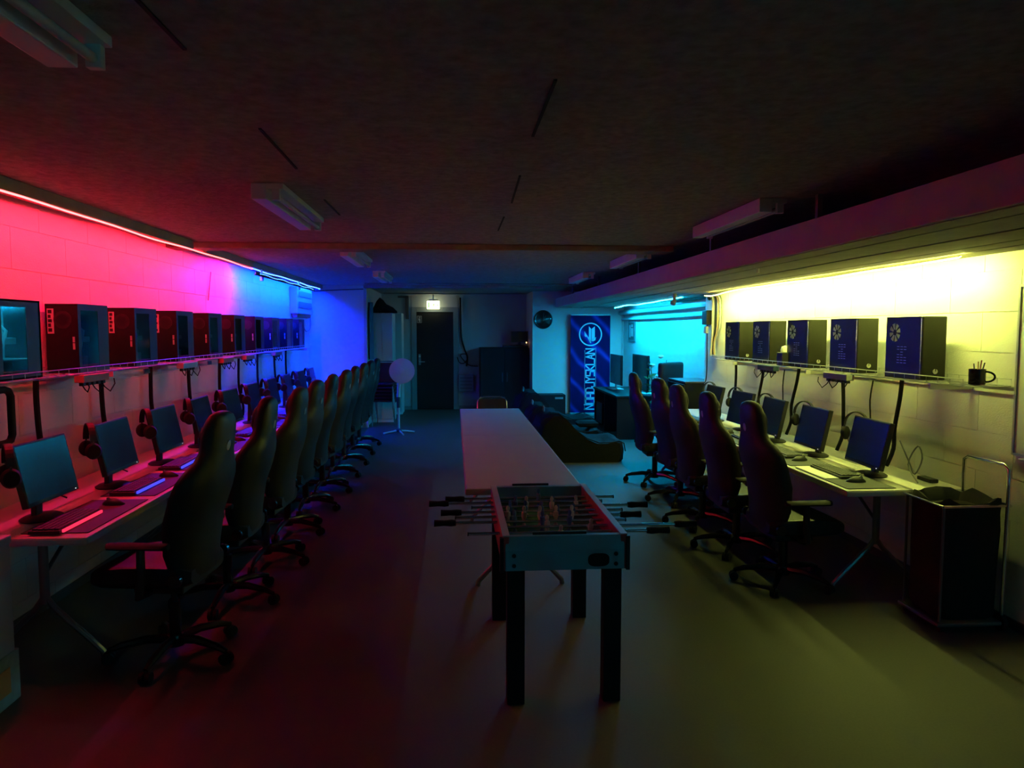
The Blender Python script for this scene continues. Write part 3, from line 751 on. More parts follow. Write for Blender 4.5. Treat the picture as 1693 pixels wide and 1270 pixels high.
for k, (side, sh, npl) in enumerate(rods):
    y = 0.19+0.106*k; z = 0.765
    rod = MB().cyl((sh-0.44,y,z),(sh+0.44,y,z),0.0075,10).build('rod','chrome',ft,smooth=True)
    xh = sh + side*0.44
    MB().tube([(xh-side*0.01,y,z),(xh+side*0.012,y,z),(xh+side*0.05,y,z),(xh+side*0.10,y,z)],[0.015,0.018,0.015,0.018],12).build('handle','black_rubber',rod,smooth=True)
    MB().cyl((xh-side*0.88,y,z),(xh-side*0.885,y,z),0.010,10).build('rod_cap','black_rubber',rod,smooth=True)
    tm = 0 if k in (0,1,3,5) else 1
    for q in range(npl):
        px_ = (q-(npl-1)/2)*(0.42/max(npl,2)) + max(-0.06,min(0.06,sh))
        o = bpy.data.objects.new('player', pmesh[tm]); COL.objects.link(o); o.parent = rod
        o.location = (px_, y-0.006, z-0.058); o.rotation_euler = (random.choice((-0.1,0.05,0.4,-0.3)),0,0)

# ================================================================== FAR LEFT CORNER
# pedestal fan
f = tag(empty('pedestal_fan', (-0.95,12.5,0)), 'white pedestal fan standing before the stacked chairs', 'fan')
for q in range(4):
    an = 2*PI*q/4+0.35; MB().tube([(0.02*math.cos(an),0.02*math.sin(an),0.05),(0.15*math.cos(an),0.15*math.sin(an),0.035),(0.27*math.cos(an),0.27*math.sin(an),0.015)],0.014,8).build('foot','white_plastic',f,smooth=True)
MB().lathe([(0.0,0.03),(0.05,0.03),(0.045,0.07),(0.02,0.09),(0.0,0.09)],16).build('base_hub','dark_grey',f,smooth=True)
MB().cyl((0,0,0.08),(0,0,0.5),0.018,12).build('lower_pole','white_plastic',f,smooth=True)
MB().cyl((0,0,0.44),(0,0,0.62),0.030,12).build('pole_clamp','dark_grey',f,smooth=True)
MB().tube([(0,0,0.62),(0.005,0,0.76),(0.02,0,0.90)],[0.032,0.030,0.036],12).build('control_neck','white_plastic',f,smooth=True)
MB().lathe([(0.0,0.0),(0.05,0.0),(0.062,0.04),(0.055,0.12),(0.0,0.14)],16,(0.06,0.16,1.06),'y').build('motor','white_plastic',f,smooth=True)
MB().tube([(0.02,0,0.88),(0.04,0.06,0.98),(0.06,0.08,1.05)],0.03,10).build('tilt_joint','white_plastic',f,smooth=True)
fc = (0.065,-0.05,1.06)
def grille(R, yoff, bulge):
    g = MB()
    for r in (0.205,):
        g.lathe([(r-0.005,-0.006),(r+0.005,-0.006),(r+0.005,0.006),(r-0.005,0.006)],32,(fc[0],fc[1]+yoff,fc[2]),'y')
    for q in range(40):
        an = 2*PI*q/40
        g.tube([(fc[0]+r*math.cos(an), fc[1]+yoff-bulge*(1-(r/0.205)**2), fc[2]+r*math.sin(an)) for r in (0.05,0.12,0.17,0.203)],0.0014,4,False)
    return g
grille(0.2,-0.03,0.05).build('front_grille','white_plastic',f); grille(0.2,0.03,-0.04).build('rear_grille','white_plastic',f)
MB().lathe([(0.0,0.012),(0.035,0.012),(0.052,0.004),(0.052,-0.004)],20,(fc[0],fc[1]-0.085,fc[2]),'y').build('centre_cap','white_plastic',f,smooth=True)
for q in range(3):
    an = 2*PI*q/3+0.4; rings=[]
    for r, wd, tw in ((0.03,0.03,0.5),(0.09,0.07,0.4),(0.15,0.085,0.3),(0.185,0.05,0.25)):
        row = []
        for u, th in ((-1,0),(0,0.003),(1,0),(0,-0.003)):
            t_ = wd*u; ang = an + t_/max(r,0.05)*0.9
            row.append((fc[0]+r*math.cos(ang), fc[1]+math.sin(tw)*t_*0.5+th, fc[2]+r*math.sin(ang)))
        rings.append(row)
    MB().loft(rings).build('blade','light_grey',f,smooth=True)

# stacked chairs
def make_stack_chair(name='stacking_chair'):
    t = empty(name)   # faces -y
    for s in (-1, 1):
        MB().tube([(s*0.20,-0.19,0.0),(s*0.20,-0.17,0.43),(s*0.20,-0.13,0.445),(s*0.20,0.17,0.43),(s*0.205,0.22,0.0)],0.010,8).build('leg_frame','chrome',t,smooth=True)
    pts = [(-0.19,0.17,0.43),(-0.195,0.215,0.62),(-0.19,0.25,0.80),(-0.16,0.258,0.845),(-0.1,0.26,0.86),(0.1,0.26,0.86),(0.16,0.258,0.845),(0.19,0.25,0.80),(0.195,0.215,0.62),(0.19,0.17,0.43)]
    MB().tube(pts,0.010,8).build('back_frame','chrome',t,smooth=True)
    MB().box(-0.20,0.20,-0.20,0.18,0.445,0.485).build('seat','leather',t,bev=0.012)
    b = MB(); b.loft([[(x*sc_,yy,zz) for x,zz in ((-0.18,0.66),(0.18,0.66),(0.18,0.835),(-0.18,0.835))] for sc_,yy in ((1,0.205),(1,0.232))])
    b.v = [(x,y+(z-0.66)*0.15,z) for x,y,z in b.v]; b.build('backrest','leather',t,bev=0.008)
    return t
sc0 = make_stack_chair()
for i in range(6):
    o = sc0 if i == 0 else dup(sc0)
    o.location = (-1.27-0.004*i, 13.62-0.028*i, 0.062*i); o.rotation_euler = (0,0,-0.12)
    tag(o, 'black stacking chair with chrome frame, %s' % ['bottom of the stack behind the fan','second from bottom of the stack','third from bottom of the stack','third from top of the stack','second from top of the stack','topmost of the stack behind the fan'][i], 'chair', 'stacked chairs behind the fan')
mc = make_stack_chair('metal_chair'); mc.location = (0.487, 9.98, 0); mc.rotation_euler = (0,0,PI*0.0)
mc.location = (0.487, 9.50, 0)
tag(mc, 'single black chair with shiny tube frame at the far end of the middle tables', 'chair')

# tall white cabinets with bags on top
def tall_cabinet(x0, x1, y0, y1, h, label):
    t = empty('tall_cabinet', ((x0+x1)/2, (y0+y1)/2, 0)); W, D = (x1-x0)/2, (y1-y0)/2
    MB().box(-W,W,-D+0.02,D,0,h).build('carcass','white_plastic',t,bev=0.003)
    for s in (-1, 1):
        dr = MB().box(-W+0.003 if s<0 else 0.003, -0.003 if s<0 else W-0.003, -D, -D+0.02, 0.06, h-0.01).build('door','light_grey',t,bev=0.003)
        MB().cyl((s*0.03,-D-0.02,h*0.5),(s*0.03,-D-0.02,h*0.5+0.12),0.006,8).build('handle','steel',dr)
    return tag(t, label, 'cabinet')
tall_cabinet(-1.56,-1.17,14.05,14.75,2.06,'tall pale cabinet with a black bag on top, behind the stacked chairs')
tall_cabinet(-1.50,-1.09,15.35,16.0,2.09,'tall pale cabinet farther back, close to the door')
rg = []
for k in range(8):
    u = k/7; x = -0.20+0.46*u; hh = (0.08,0.22,0.30,0.26,0.17,0.13,0.10,0.03)[k]; wd = (0.08,0.14,0.17,0.18,0.16,0.14,0.10,0.04)[k]
    rg.append([(x, wd*math.cos(q), max(0.0, hh*(0.5+0.5*math.sin(q))+0.012*math.sin(5*q+k))) for q in [2*PI*i/14 for i in range(14)]])
bg = MB().loft(rg).build('bag','fabric_black',smooth=True,loc=(-1.36,14.35,2.062)); tag(bg,'crumpled black bag lying on the tall cabinet','bag')
ct = []
for k in range(9):
    z = 2.25-k*0.13; wd = (0.05,0.14,0.20,0.21,0.20,0.22,0.22,0.23,0.22)[k]
    ct.append([(-1.535+(0.035+0.012*math.sin(4*q+k))*math.cos(q), 13.78+wd*math.sin(q), z) for q in [2*PI*i/16 for i in range(16)]])
o = MB().loft(ct).build('coat','blue_cloth',smooth=True); tag(o,'bluish coat hanging on the narrow side wall by the cabinet','coat')
o = MB().box(-0.035,0.035,-0.03,0,0,0.50).box(-0.2,0.03,-0.03,0,0.46,0.50).build('wall_conduit','dark_grey',bev=0.004,loc=(-1.03,YB-0.001,1.98)); tag(o,'dark vertical conduit box on the back wall left of the door','conduit')

# exit sign
ex = tag(empty('exit_sign', (-0.46,16.1,2.28)), 'lit exit sign hanging above the dark door', 'exit sign')
MB().box(-0.135,0.135,-0.02,0.02,-0.085,0.085).build('lightbox','exit_glow',ex,bev=0.006)
MB().box(-0.10,0.10,-0.03,0.03,0.10,0.125).build('bracket','light_grey',ex,bev=0.003)
MB().box(-0.012,0.012,-0.012,0.012,0.085,ZC-2.28).build('stem','light_grey',ex)
pc = MB().cyl((0.02,-0.021,0.05),(0.02,-0.0225,0.05),0.013,10).prism([(-0.01,0.03),(0.03,0.03),(0.045,0.0),(0.035,-0.005),(0.02,0.012),(0.025,-0.02),(0.045,-0.055),(0.03,-0.06),(0.008,-0.02),(-0.02,-0.055),(-0.032,-0.047),(-0.005,-0.01),(-0.005,0.012),(-0.03,0.0),(-0.035,0.012)],'y',-0.0225,-0.0205)
pc.box(-0.115,-0.08,-0.0225,-0.0205,-0.06,0.06).prism([(0.06,-0.008),(0.09,-0.008),(0.09,-0.025),(0.12,0.0),(0.09,0.025),(0.09,0.008),(0.06,0.008)],'y',-0.0225,-0.0205)
pc.build('pictogram','exit_green',ex)

# cables and boxes on the back wall right of the door
cable('wall_cable', [(0.12,16.27,2.45),(0.125,16.26,2.0),(0.14,16.26,1.6),(0.20,16.25,1.35),(0.27,16.25,1.15),(0.25,16.24,0.95)], 0.018, 'thick dark cable running down the wall right of the door')
cable('wall_cable', [(0.05,16.26,1.15),(0.10,16.25,1.03),(0.2,16.25,1.02),(0.28,16.24,1.14),(0.22,16.25,1.22),(0.12,16.25,1.18),(0.30,16.25,0.98),(0.50,16.25,0.95)], 0.010, 'tangled cord loop on the wall right of the door')
jb = empty('wall_box', (0.24,16.29,0.40)); tag(jb,'grey equipment box low on the wall right of the door','equipment box')
MB().box(-0.16,0.16,-0.10,0,0,0.38).build('housing','mid_grey',jb,bev=0.008)
for q in range(4): MB().box(-0.13,0.13,-0.106,-0.099,0.06+q*0.075,0.085+q*0.075).build('panel_row','dark_grey',jb)
# black cabinet, small screen
cb = empty('black_cabinet', (1.06,15.85,0)); tag(cb,'large black cabinet against the back wall beside the alcove','cabinet')
MB().box(-0.53,0.50,-0.25,0.42,0,1.37).build('carcass','wood_black',cb,bev=0.006)
for s in (-1,1):
    d = MB().box(-0.525 if s<0 else -0.012,-0.018 if s<0 else 0.495,-0.27,-0.25,0.05,1.36).build('door','wood_black',cb,bev=0.004)
    MB().cyl((-0.015+s*0.05,-0.285,0.65),(-0.015+s*0.05,-0.285,0.85),0.008,8).build('handle','dark_grey',d)
o = MB().box(-0.25,0.27,-0.2,0.2,0,0.045).build('flat_case','black_plastic',bev=0.006,loc=(1.28,15.85,1.372)); tag(o,'flat black case lying on the black cabinet','case')
ss = empty('small_screen', (1.38,15.8,1.419)); tag(ss,'small dark screen with an orange standby light on the black cabinet','screen')
MB().box(-0.18,0.18,-0.012,0.02,0.06,0.30).build('panel','black_plastic',ss,bev=0.006)
MB().box(-0.165,0.165,-0.014,-0.012,0.075,0.288).build('display','screen',ss)
MB().box(-0.03,0.03,0.0,0.02,0,0.07).box(-0.08,0.08,-0.05,0.06,0,0.01).build('foot','black_plastic',ss,bev=0.003)
MB().box(0.135,0.155,-0.022,-0.012,0.045,0.070).build('standby_light','led_orange',ss)

# ================================================================== ALCOVE: clock, banner, box
ckk = empty('wall_clock', (1.79,YC-0.002,1.955)); tag(ckk,'round black wall clock on the cyan lit wall','clock')
MB().lathe([(0.0,0.0),(0.185,0.0),(0.19,0.02),(0.175,0.035),(0.165,0.03)],36,(0,0,0),'y').build('case','gloss_black',ckk,smooth=True)
MB().lathe([(0.0,0.024),(0.166,0.024),(0.166,0.020)],36,(0,0,0),'y').build('dial','wood_black',ckk)
MB().lathe([(0.166,0.026),(0.14,0.036),(0.08,0.045),(0.0,0.048)],36,(0,0,0),'y').build('glass','window_glass',ckk,smooth=True)
for q in range(12):
    an = 2*PI*q/12; MB().bar((0.135*math.sin(an),-0.0265,0.135*math.cos(an)),(0.155*math.sin(an),-0.0265,0.155*math.cos(an)),0.006,0.003).build('hour_mark','light_grey',ckk)
MB().bar((0,-0.03,-0.02),(0.05,-0.03,0.08),0.012,0.003).build('hour_hand','paper',ckk); MB().bar((0,-0.033,-0.03),(0.01,-0.033,0.14),0.008,0.003).build('minute_hand','paper',ckk)

bn = empty('roll_up_banner', (2.735,14.83,0), 0.0); tag(bn,'dark blue roll-up banner with vertical lettering and round emblem','banner')
BW, BH = 0.405, 2.04
MB().box(-BW,BW,-0.003,0.0,0.06,BH).build('banner_sheet','banner_print',bn)
MB().box(-BW-0.02,BW+0.02,-0.06,0.06,0,0.065).build('base_cassette','silver',bn,bev=0.012)
MB().box(-BW,BW,-0.008,0.006,BH-0.005,BH+0.02).build('top_rail','silver',bn,bev=0.003)
MB().cyl((0,0.03,0.05),(0,0.012,BH),0.010,8).build('support_pole','silver',bn)
MB().box(-BW,-BW+0.03,-0.03,0.03,0.0,0.012).box(BW-0.03,BW,-0.1,0.1,0.0,0.012).build('foot','silver',bn)
GL = {'N':[[(0,0),(0,1),(1,0),(1,1)]],'O':[[(0,0),(0,1),(1,1),(1,0),(0,0)]],'R':[[(0,0),(0,1),(1,1),(1,0)],[(0,.45),(1,.45)]],
 'D':[[(0,0),(0,1),(.75,1),(1,.78),(1,.22),(.75,0),(0,0)]],'J':[[(0,.3),(0,0),(1,0),(1,1)]],'Y':[[(0,1),(.5,.5),(1,1)],[(.5,.5),(.5,0)]],
 'S':[[(1,1),(0,1),(0,.52),(1,.48),(1,0),(0,0)]],'K':[[(0,0),(0,1)],[(1,1),(.1,.5),(1,0)]],'L':[[(0,1),(0,0),(1,0)]],'A':[[(0,0),(.5,1),(1,0)],[(.2,.35),(.8,.35)]]}
z = 0.135
for k, ch in enumerate('NORDJYSKLAN'):
    lw = 0.087 if ch != 'N' else 0.092; hgt = 0.175 if k else 0.20; b = MB(); th = 0.024
    u0 = 0.085
    def PT(p): return (u0 - p[1]*hgt, -0.0045, z + p[0]*lw)
    for st in GL[ch]:
        for a_, b_ in zip(st[:-1], st[1:]):
            A, B = Vector(PT(a_)), Vector(PT(b_)); d = (B-A).normalized()*th*0.5
            b.bar(A-d, B+d, 0.003, th, (1,0,0) if abs((B-A).x) < abs((B-A).z) else (0,0,1))
    for i_, (x_, y_, z_) in enumerate(b.v): b.v[i_] = (x_, max(min(y_,-0.0035),-0.0058), z_)
    b.build('letter','banner_letter',bn); z += lw + 0.026
MB().box(0.110,0.115,-0.0050,-0.0035,0.10,z).box(-0.115,-0.111,-0.0050,-0.0035,0.12,z-0.05).build('text_rule','banner_letter',bn)
rg = MB()
N = 48; rgv = []; fs = []
for i in range(N):
    a = 2*PI*i/N
    for r in (0.212, 0.236): rgv.append((r*math.cos(a), -0.005, 1.655+r*math.sin(a)))
for i in range(N):
    j = (i+1)%N; fs.append((2*i,2*i+1,2*j+1,2*j))
rg.add(rgv, fs); rg.build('emblem_ring','banner_letter',bn)
def lp(pts): return [((x-362)*0.00191, 1.655+(290-y)*0.00191) for x,y in pts]
for pc_ in ([(297,256),(320,290),(320,322),(300,308)], [(297,256),(369,365),(369,385),(358,380),(318,300)], [(344,205),(369,232),(369,385),(344,345)],
            [(374,232),(408,205),(408,338),(374,356)], [(374,340),(421,320),(414,352),(388,364),(374,358)]):
    MB().prism(lp(pc_),'y',-0.0055,-0.004).build('emblem_mark','banner_letter',bn)
bx = empty('speaker_box', (1.90,14.6,0)); tag(bx,'low black box with a pale name plate before the cyan wall','box')
MB().box(-0.28,0.27,-0.2,0.2,0,0.47).build('housing','wood_black',bx,bev=0.01)
MB().box(0.06,0.22,-0.204,-0.199,0.385,0.425).build('name_plate','mid_grey',bx)

# bean bag loungers
def lounger(x, y, wdt, sc_, label, seed):
    rnd = random.Random(seed)
    prof = [(-0.52,0.0),(-0.60,0.12),(-0.60,0.35),(-0.52,0.56),(-0.40,0.67),(-0.28,0.67),(-0.17,0.58),(-0.05,0.44),(0.10,0.33),(0.26,0.27),(0.42,0.27),(0.54,0.29),(0.60,0.26),(0.62,0.15),(0.61,0.03),(0.58,0.0)]
    t = empty('bean_bag_lounger', (x,y,0))
    pts = []
    for k in range(len(prof)):
        a, b_ = prof[k], prof[(k+1) % len(prof)]
        if k == len(prof)-1: pts.append(a); continue
        pts += [a, ((a[0]+b_[0])/2, (a[1]+b_[1])/2)]
    rings = []
    cx_, cz_ = 0.0, 0.2
    for u in (-1,-0.97,-0.88,-0.6,-0.2,0.2,0.6,0.88,0.97,1):
        k = 1-0.10*max(0,abs(u)-0.85)/0.15 ; dip = 0.05*(1-u*u)
        r = []
        for px_, pz in pts:
            zz = cz_+(pz-cz_)*k; xx = cx_+(px_-cx_)*k
            if pz > 0.2 and -0.25 < px_ < 0.45: zz -= dip*1.1
            zz += 0.012*math.sin(7*xx+5*u+seed) if pz > 0.05 else 0
            r.append((xx*sc_, u*wdt/2, max(0, zz*sc_) if pz > 0 else 0.0))
        rings.append(r)
    MB().loft(rings).build('cushion_body','fabric_black',t,smooth=True)
    MB().tube([((p[0]+0.0)*sc_, -wdt/2*0.985, max(0.01,p[1]*sc_*0.985)) for p in prof[2:14]],0.008,6).build('piping','fabric_black',t,smooth=True)
    MB().tube([((p[0]+0.0)*sc_, wdt/2*0.985, max(0.01,p[1]*sc_*0.985)) for p in prof[2:14]],0.008,6).build('piping','fabric_black',t,smooth=True)
    MB().tube([(-0.45*sc_,-0.08,0.66*sc_),(-0.44*sc_,-0.05,0.72*sc_),(-0.44*sc_,0.05,0.72*sc_),(-0.45*sc_,0.08,0.66*sc_)],0.010,6).build('carry_loop','mid_grey',t,smooth=True)
    return tag(t, label, 'bean bag')
lounger(1.63,9.93,0.78,0.98,'nearest black bean bag lounger right of the middle tables',1)
lounger(1.58,11.05,0.78,0.95,'middle black bean bag lounger behind the nearest one',2)
lounger(1.62,12.25,0.80,1.10,'farthest black bean bag lounger before the cyan wall',3)
o = MB().loft([[(x,y,z) for x,y,z in ((-0.16*k,-0.12*k,h),(0.16*k,-0.12*k,h),(0.16*k,0.12*k,h),(-0.16*k,0.12*k,h))] for k,h in ((0.8,0),(1,0.03),(1,0.06),(0.75,0.09))]).build('cushion','fabric_black',smooth=True,loc=(2.0,11.1,0.275)); tag(o,'small dark cushion on the foot of the middle lounger','cushion')

# ================================================================== RECESS ON THE RIGHT
bd = empty('black_desk', (2.88,12.6,0)); tag(bd,'black desk with two screens beside the banner','desk')
MB().box(-0.34,0.45,-1.1,0.85,0.665,0.70).build('desk_top','wood_black',bd,bev=0.006)
for yy in (-1.08,-0.1,0.80): MB().box(-0.32,0.42,yy,yy+0.03,0,0.665).build('side_panel','wood_black',bd)
MB().box(-0.30,0.40,0.22,0.78,0.08,0.45).build('shelf_unit','wood_black',bd,bev=0.006)
def tv(x, y, W, H, z0, rz, label):
    t = empty('television', (x,y,0.702), rz)
    z0 -= 0.702
    MB().box(-0.02,0.02,-W/2,W/2,z0,z0+H).build('panel','gloss_black',t,bev=0.006)
    MB().box(-0.0225,-0.020,-W/2+0.015,W/2-0.015,z0+0.02,z0+H-0.015).build('screen','screen',t)
    MB().box(-0.10,0.10,-0.16,0.16,0,0.012).build('stand_foot','silver',t,bev=0.004)
    MB().box(-0.012,0.012,-0.04,0.04,0.01,z0+0.05).build('stand_neck','silver',t)
    return tag(t, label, 'television')
tv(2.84,12.87,0.86,0.52,0.79,0.0,'dark flat screen nearest the banner on the black desk')
tv(3.02,11.86,0.98,0.58,0.76,0.0,'dark flat screen on the black desk beside the plant')
pl = empty('potted_plant', (3.10,11.17,0)); tag(pl,'leafy plant with pale flowers between the screen and the black office chair','plant')
MB().lathe([(0.0,0.0),(0.10,0.0),(0.13,0.25),(0.14,0.26),(0.14,0.29),(0.12,0.29),(0.11,0.27),(0.0,0.27)],18).build('pot','terracotta',pl,smooth=True)
rnd = random.Random(11)
tips = []
for q in range(11):
    an = rnd.uniform(0,2*PI); rr_ = rnd.uniform(0.03,0.17); h_ = rnd.uniform(0.75,1.30)
    tip = (rr_*math.cos(an), rr_*math.sin(an), h_); tips.append(tip)
    MB().tube([(0.02*math.cos(an),0.02*math.sin(an),0.27),(tip[0]*0.5,tip[1]*0.5,h_*0.6),tip],0.005,5).build('stem','leaf',pl,smooth=True)
lm = MB().add([(0,0,0),(0.03,0.04,0.01),(0,0.10,0.0),(-0.03,0.04,0.01),(0,0.045,-0.006)],[(0,1,4),(1,2,4),(2,3,4),(3,0,4)]).build('leaf','leaf',pl)
for q in range(70):
    tp = tips[q % len(tips)]; o = lm if q == 0 else lm.copy()
    if q: COL.objects.link(o)
    k = rnd.uniform(0.45,1.0); o.location = (tp[0]*k+rnd.uniform(-.02,.02), tp[1]*k+rnd.uniform(-.02,.02), max(0.35,tp[2]*k)); o.rotation_euler = (rnd.uniform(-0.8,0.8),rnd.uniform(-0.8,0.8),rnd.uniform(0,6.28)); s_ = rnd.uniform(0.7,1.2); o.scale = (s_,s_,s_)
fm = MB().lathe([(0.0,-0.02),(0.03,-0.012),(0.048,0.012),(0.035,0.03),(0.0,0.034)],10).build('flower','petal',pl,smooth=True)
for q, p_ in enumerate(((0.02,-0.13,1.33),(-0.06,0.06,1.19),(-0.14,-0.12,0.76),(0.05,0.1,1.02))):
    o = fm if q == 0 else fm.copy()
    if q: COL.objects.link(o)
    o.location = p_
oc = empty('office_chair', (3.10,10.44,0), PI-1.0); tag(oc,'black office chair with square back beyond the right gaming chairs','chair')
MB().box(-0.05,0.05,-0.24,0.24,0.72,1.28).build('backrest','leather',oc,bev=0.045,smooth=True,seg=3)
MB().box(-0.02,0.46,-0.24,0.24,0.44,0.54).build('seat','leather',oc,bev=0.03,smooth=True)
MB().box(-0.03,0.0,-0.04,0.04,0.48,0.80).build('back_bar','black_plastic',oc)
MB().cyl((0.2,0,0.08),(0.2,0,0.45),0.028,12).build('gas_column','black_plastic',oc,smooth=True)
for q in range(5):
    an = 2*PI*q/5; MB().tube([(0.2,0,0.09),(0.2+0.3*math.cos(an),0.3*math.sin(an),0.06),(0.2+0.3*math.cos(an),0.3*math.sin(an),0.0)],0.018,8).build('base_leg','black_plastic',oc,smooth=True)
sb = empty('black_sideboard', (3.20,9.88,0)); tag(sb,'black sideboard against the wall at the end of the right desks','sideboard')
MB().box(-0.20,0.22,-0.45,0.30,0.06,1.05).build('carcass','wood_black',sb,bev=0.008)
for s in (0,1):
    d = MB().box(-0.22,-0.20,-0.44+0.37*s,-0.08+0.37*s,0.08,1.03).build('door','wood_black',sb,bev=0.004)
    MB().cyl((-0.235,-0.11+0.07*s,0.55),(-0.235,-0.11+0.07*s,0.70),0.006,8).build('handle','dark_grey',d)
for sx in (-0.17,0.19):
    for sy in (-0.42,0.27): MB().box(sx-0.02,sx+0.02,sy-0.02,sy+0.02,0,0.06).build('foot','wood_black',sb)
MB().box(-0.21,0.23,-0.46,0.31,1.05,1.07).build('top_board','dark_grey',sb,bev=0.004)
pf = empty('picture_frame', (XRR-0.003,14.22,1.72)); tag(pf,'small framed picture on the recess wall near the corner','picture')
MB().box(-0.02,0.0,-0.26,0.26,-0.20,0.20).build('frame','mid_grey',pf,bev=0.004); MB().box(-0.022,-0.02,-0.22,0.22,-0.165,0.165).build('print','dark_grey',pf)
for q, (a,b_,c,d) in enumerate(((-0.16,0.02,-0.10,0.06),(0.04,0.18,-0.12,0.12),(-0.12,0.0,0.08,0.13))): MB().box(-0.0235,-0.022,a,b_,c,d).build('print_patch','light_grey',pf)
# pipes
cable('pipe', [(3.36,9.45,2.09),(3.36,11,2.085),(3.36,13,2.09),(3.36,14.9,2.09)], 0.045, 'thick pale pipe along the top of the recess wall', 'pipe', m='light_grey')
cable('pipe', [(3.20,9.15,2.13),(3.28,9.45,2.16),(3.32,9.8,2.17),(3.32,11.2,2.17)], 0.018, 'thin black pipe bending into the recess above the thick one', 'pipe')
cable('pipe', [(3.40,9.45,1.96),(3.40,12,1.95),(3.40,14.9,1.96)], 0.022, 'thin pipe along the recess wall below the thick pipe', 'pipe', m='light_grey')
cable('pipe', [(3.42,14.93,2.05),(3.42,14.93,1.4),(3.42,14.93,0.0)], 0.020, 'vertical pipe in the corner behind the black desk', 'pipe', m='light_grey')
for i, (dy, r, m, l) in enumerate(((0.0,0.018,'light_grey','pale conduit in the hanging cable bundle at the wall step'),(-0.06,0.010,'black_rubber','black cable beside the pale conduit at the wall step'),(-0.11,0.009,'wood_pencil','tan cable at the near side of the hanging bundle'),(-0.16,0.008,'light_grey','outermost pale cable bending in the hanging bundle'))):
    y = 9.02+dy
    cable('hanging_cable', [(3.21,y+0.06,2.17),(3.205,y-0.02*i,2.12),(3.205,y-0.03*i,1.95),(3.205,y-0.02*i,1.75),(3.20,y+0.02*i,1.60),(3.19,y,1.42)], r, l, m=m)
cable('hanging_cable', [(3.2,9.22,1.85),(3.21,9.24,1.6),(3.2,9.2,1.3),(3.2,9.23,1.1),(3.15,9.2,1.06)], 0.007, 'thin dark cord hanging below the adapter at the wall step')
ad = empty('wall_adapter', (3.215,9.24,1.90)); tag(ad,'black adapter box hanging at the step of the right wall','adapter')
MB().box(-0.05,0.02,-0.09,0.09,-0.09,0.09).build('housing','black_plastic',ad,bev=0.008); MB().box(-0.04,0.0,-0.05,0.05,-0.20,-0.11).build('plug','light_grey',ad,bev=0.01)
cj = empty('spot_lamp', (2.74,9.12,2.195)); tag(cj,'small pale spotlight fixed below the duct near the cyan strip','spotlight')
MB().cyl((0,0,0),(0,0,-0.04),0.03,14).build('mount','light_grey',cj,smooth=True); MB().tube([(0,0,-0.03),(0.0,-0.01,-0.08),(-0.03,-0.03,-0.13)],[0.018,0.026,0.034],12).build('lamp_head','light_grey',cj,smooth=True)
cable('pipe', [(-1.5,15.9,2.514),(0.0,15.9,2.514),(1.5,15.9,2.514)], 0.014, 'thin pipe crossing below the ceiling before the back wall', 'pipe', m='mid_grey')
cable('pipe', [(-1.5,12.6,2.516),(0.2,12.6,2.516),(2.0,12.6,2.516)], 0.012, 'thin pipe crossing the ceiling in front of the far beam', 'pipe', m='mid_grey')
cable('pipe', [(-2.45,13.22,2.42),(-2.1,13.25,2.44),(-1.6,13.25,2.46)], 0.010, 'thin cable along the top of the blue lit partition', 'cable', m='dark_grey')

# ================================================================== FUSE PANEL AND SMALL LED TRAY, LEFT WALL
fp = empty('fuse_panel', (XL+0.002,12.35,2.0)); tag(fp,'grey fuse panel high on the left wall above the farthest tower','fuse panel')
MB().box(0,0.12,-0.55,0.65,0.0,0.42).build('housing','light_grey',fp,bev=0.01)
MB().box(0.12,0.13,-0.45,0.55,0.27,0.36).box(0.12,0.13,-0.45,0.55,0.10,0.19).build('breaker_row','mid_grey',fp,bev=0.003)
MB().box(0.02,0.10,-0.5,0.6,-0.06,0.0).build('cable_duct','red_box',fp,bev=0.004)
cable('thin_cord', [(-2.46,12.9,1.95),(-2.45,12.85,1.78),(-2.47,12.6,1.72),(-2.47,12.4,1.78)], 0.008, 'loose cord hanging below the fuse panel', m='mid_grey')
lt = empty('led_tray', (-2.30,8.75,2.385)); tag(lt,'dark perforated tray with a row of tiny blue lights below the blue strip','led tray')
MB().box(0.012,0.03,0.0,3.55,-0.012,0.0).box(0.026,0.03,0,3.55,-0.012,0.03).build('tray','dark_grey',lt)
dm = None
for q in range(46):
    y = 0.2+q*0.072
    if dm is None: o = MB().box(0.030,0.032,-0.008,0.008,0.006,0.018).build('diode','dot_blue',lt); dm = o.data
    else: o = bpy.data.objects.new('diode', dm); COL.objects.link(o); o.parent = lt
    o.location = (0,y,0.006*math.sin(q*0.5))
for y in (0.3, 2.4): MB().box(-0.005,0.028,y,y+0.06,-0.06,-0.012).box(0.0,0.02,y+0.02,y+0.035,-0.012,0.075).build('bracket','white_plastic',lt)
cable('thin_cord', [(-2.55,8.05,2.35),(-2.552,8.0,2.2),(-2.552,7.95,2.05)], 0.005, 'thin cord dangling on the wall where red meets blue', m='red_box')

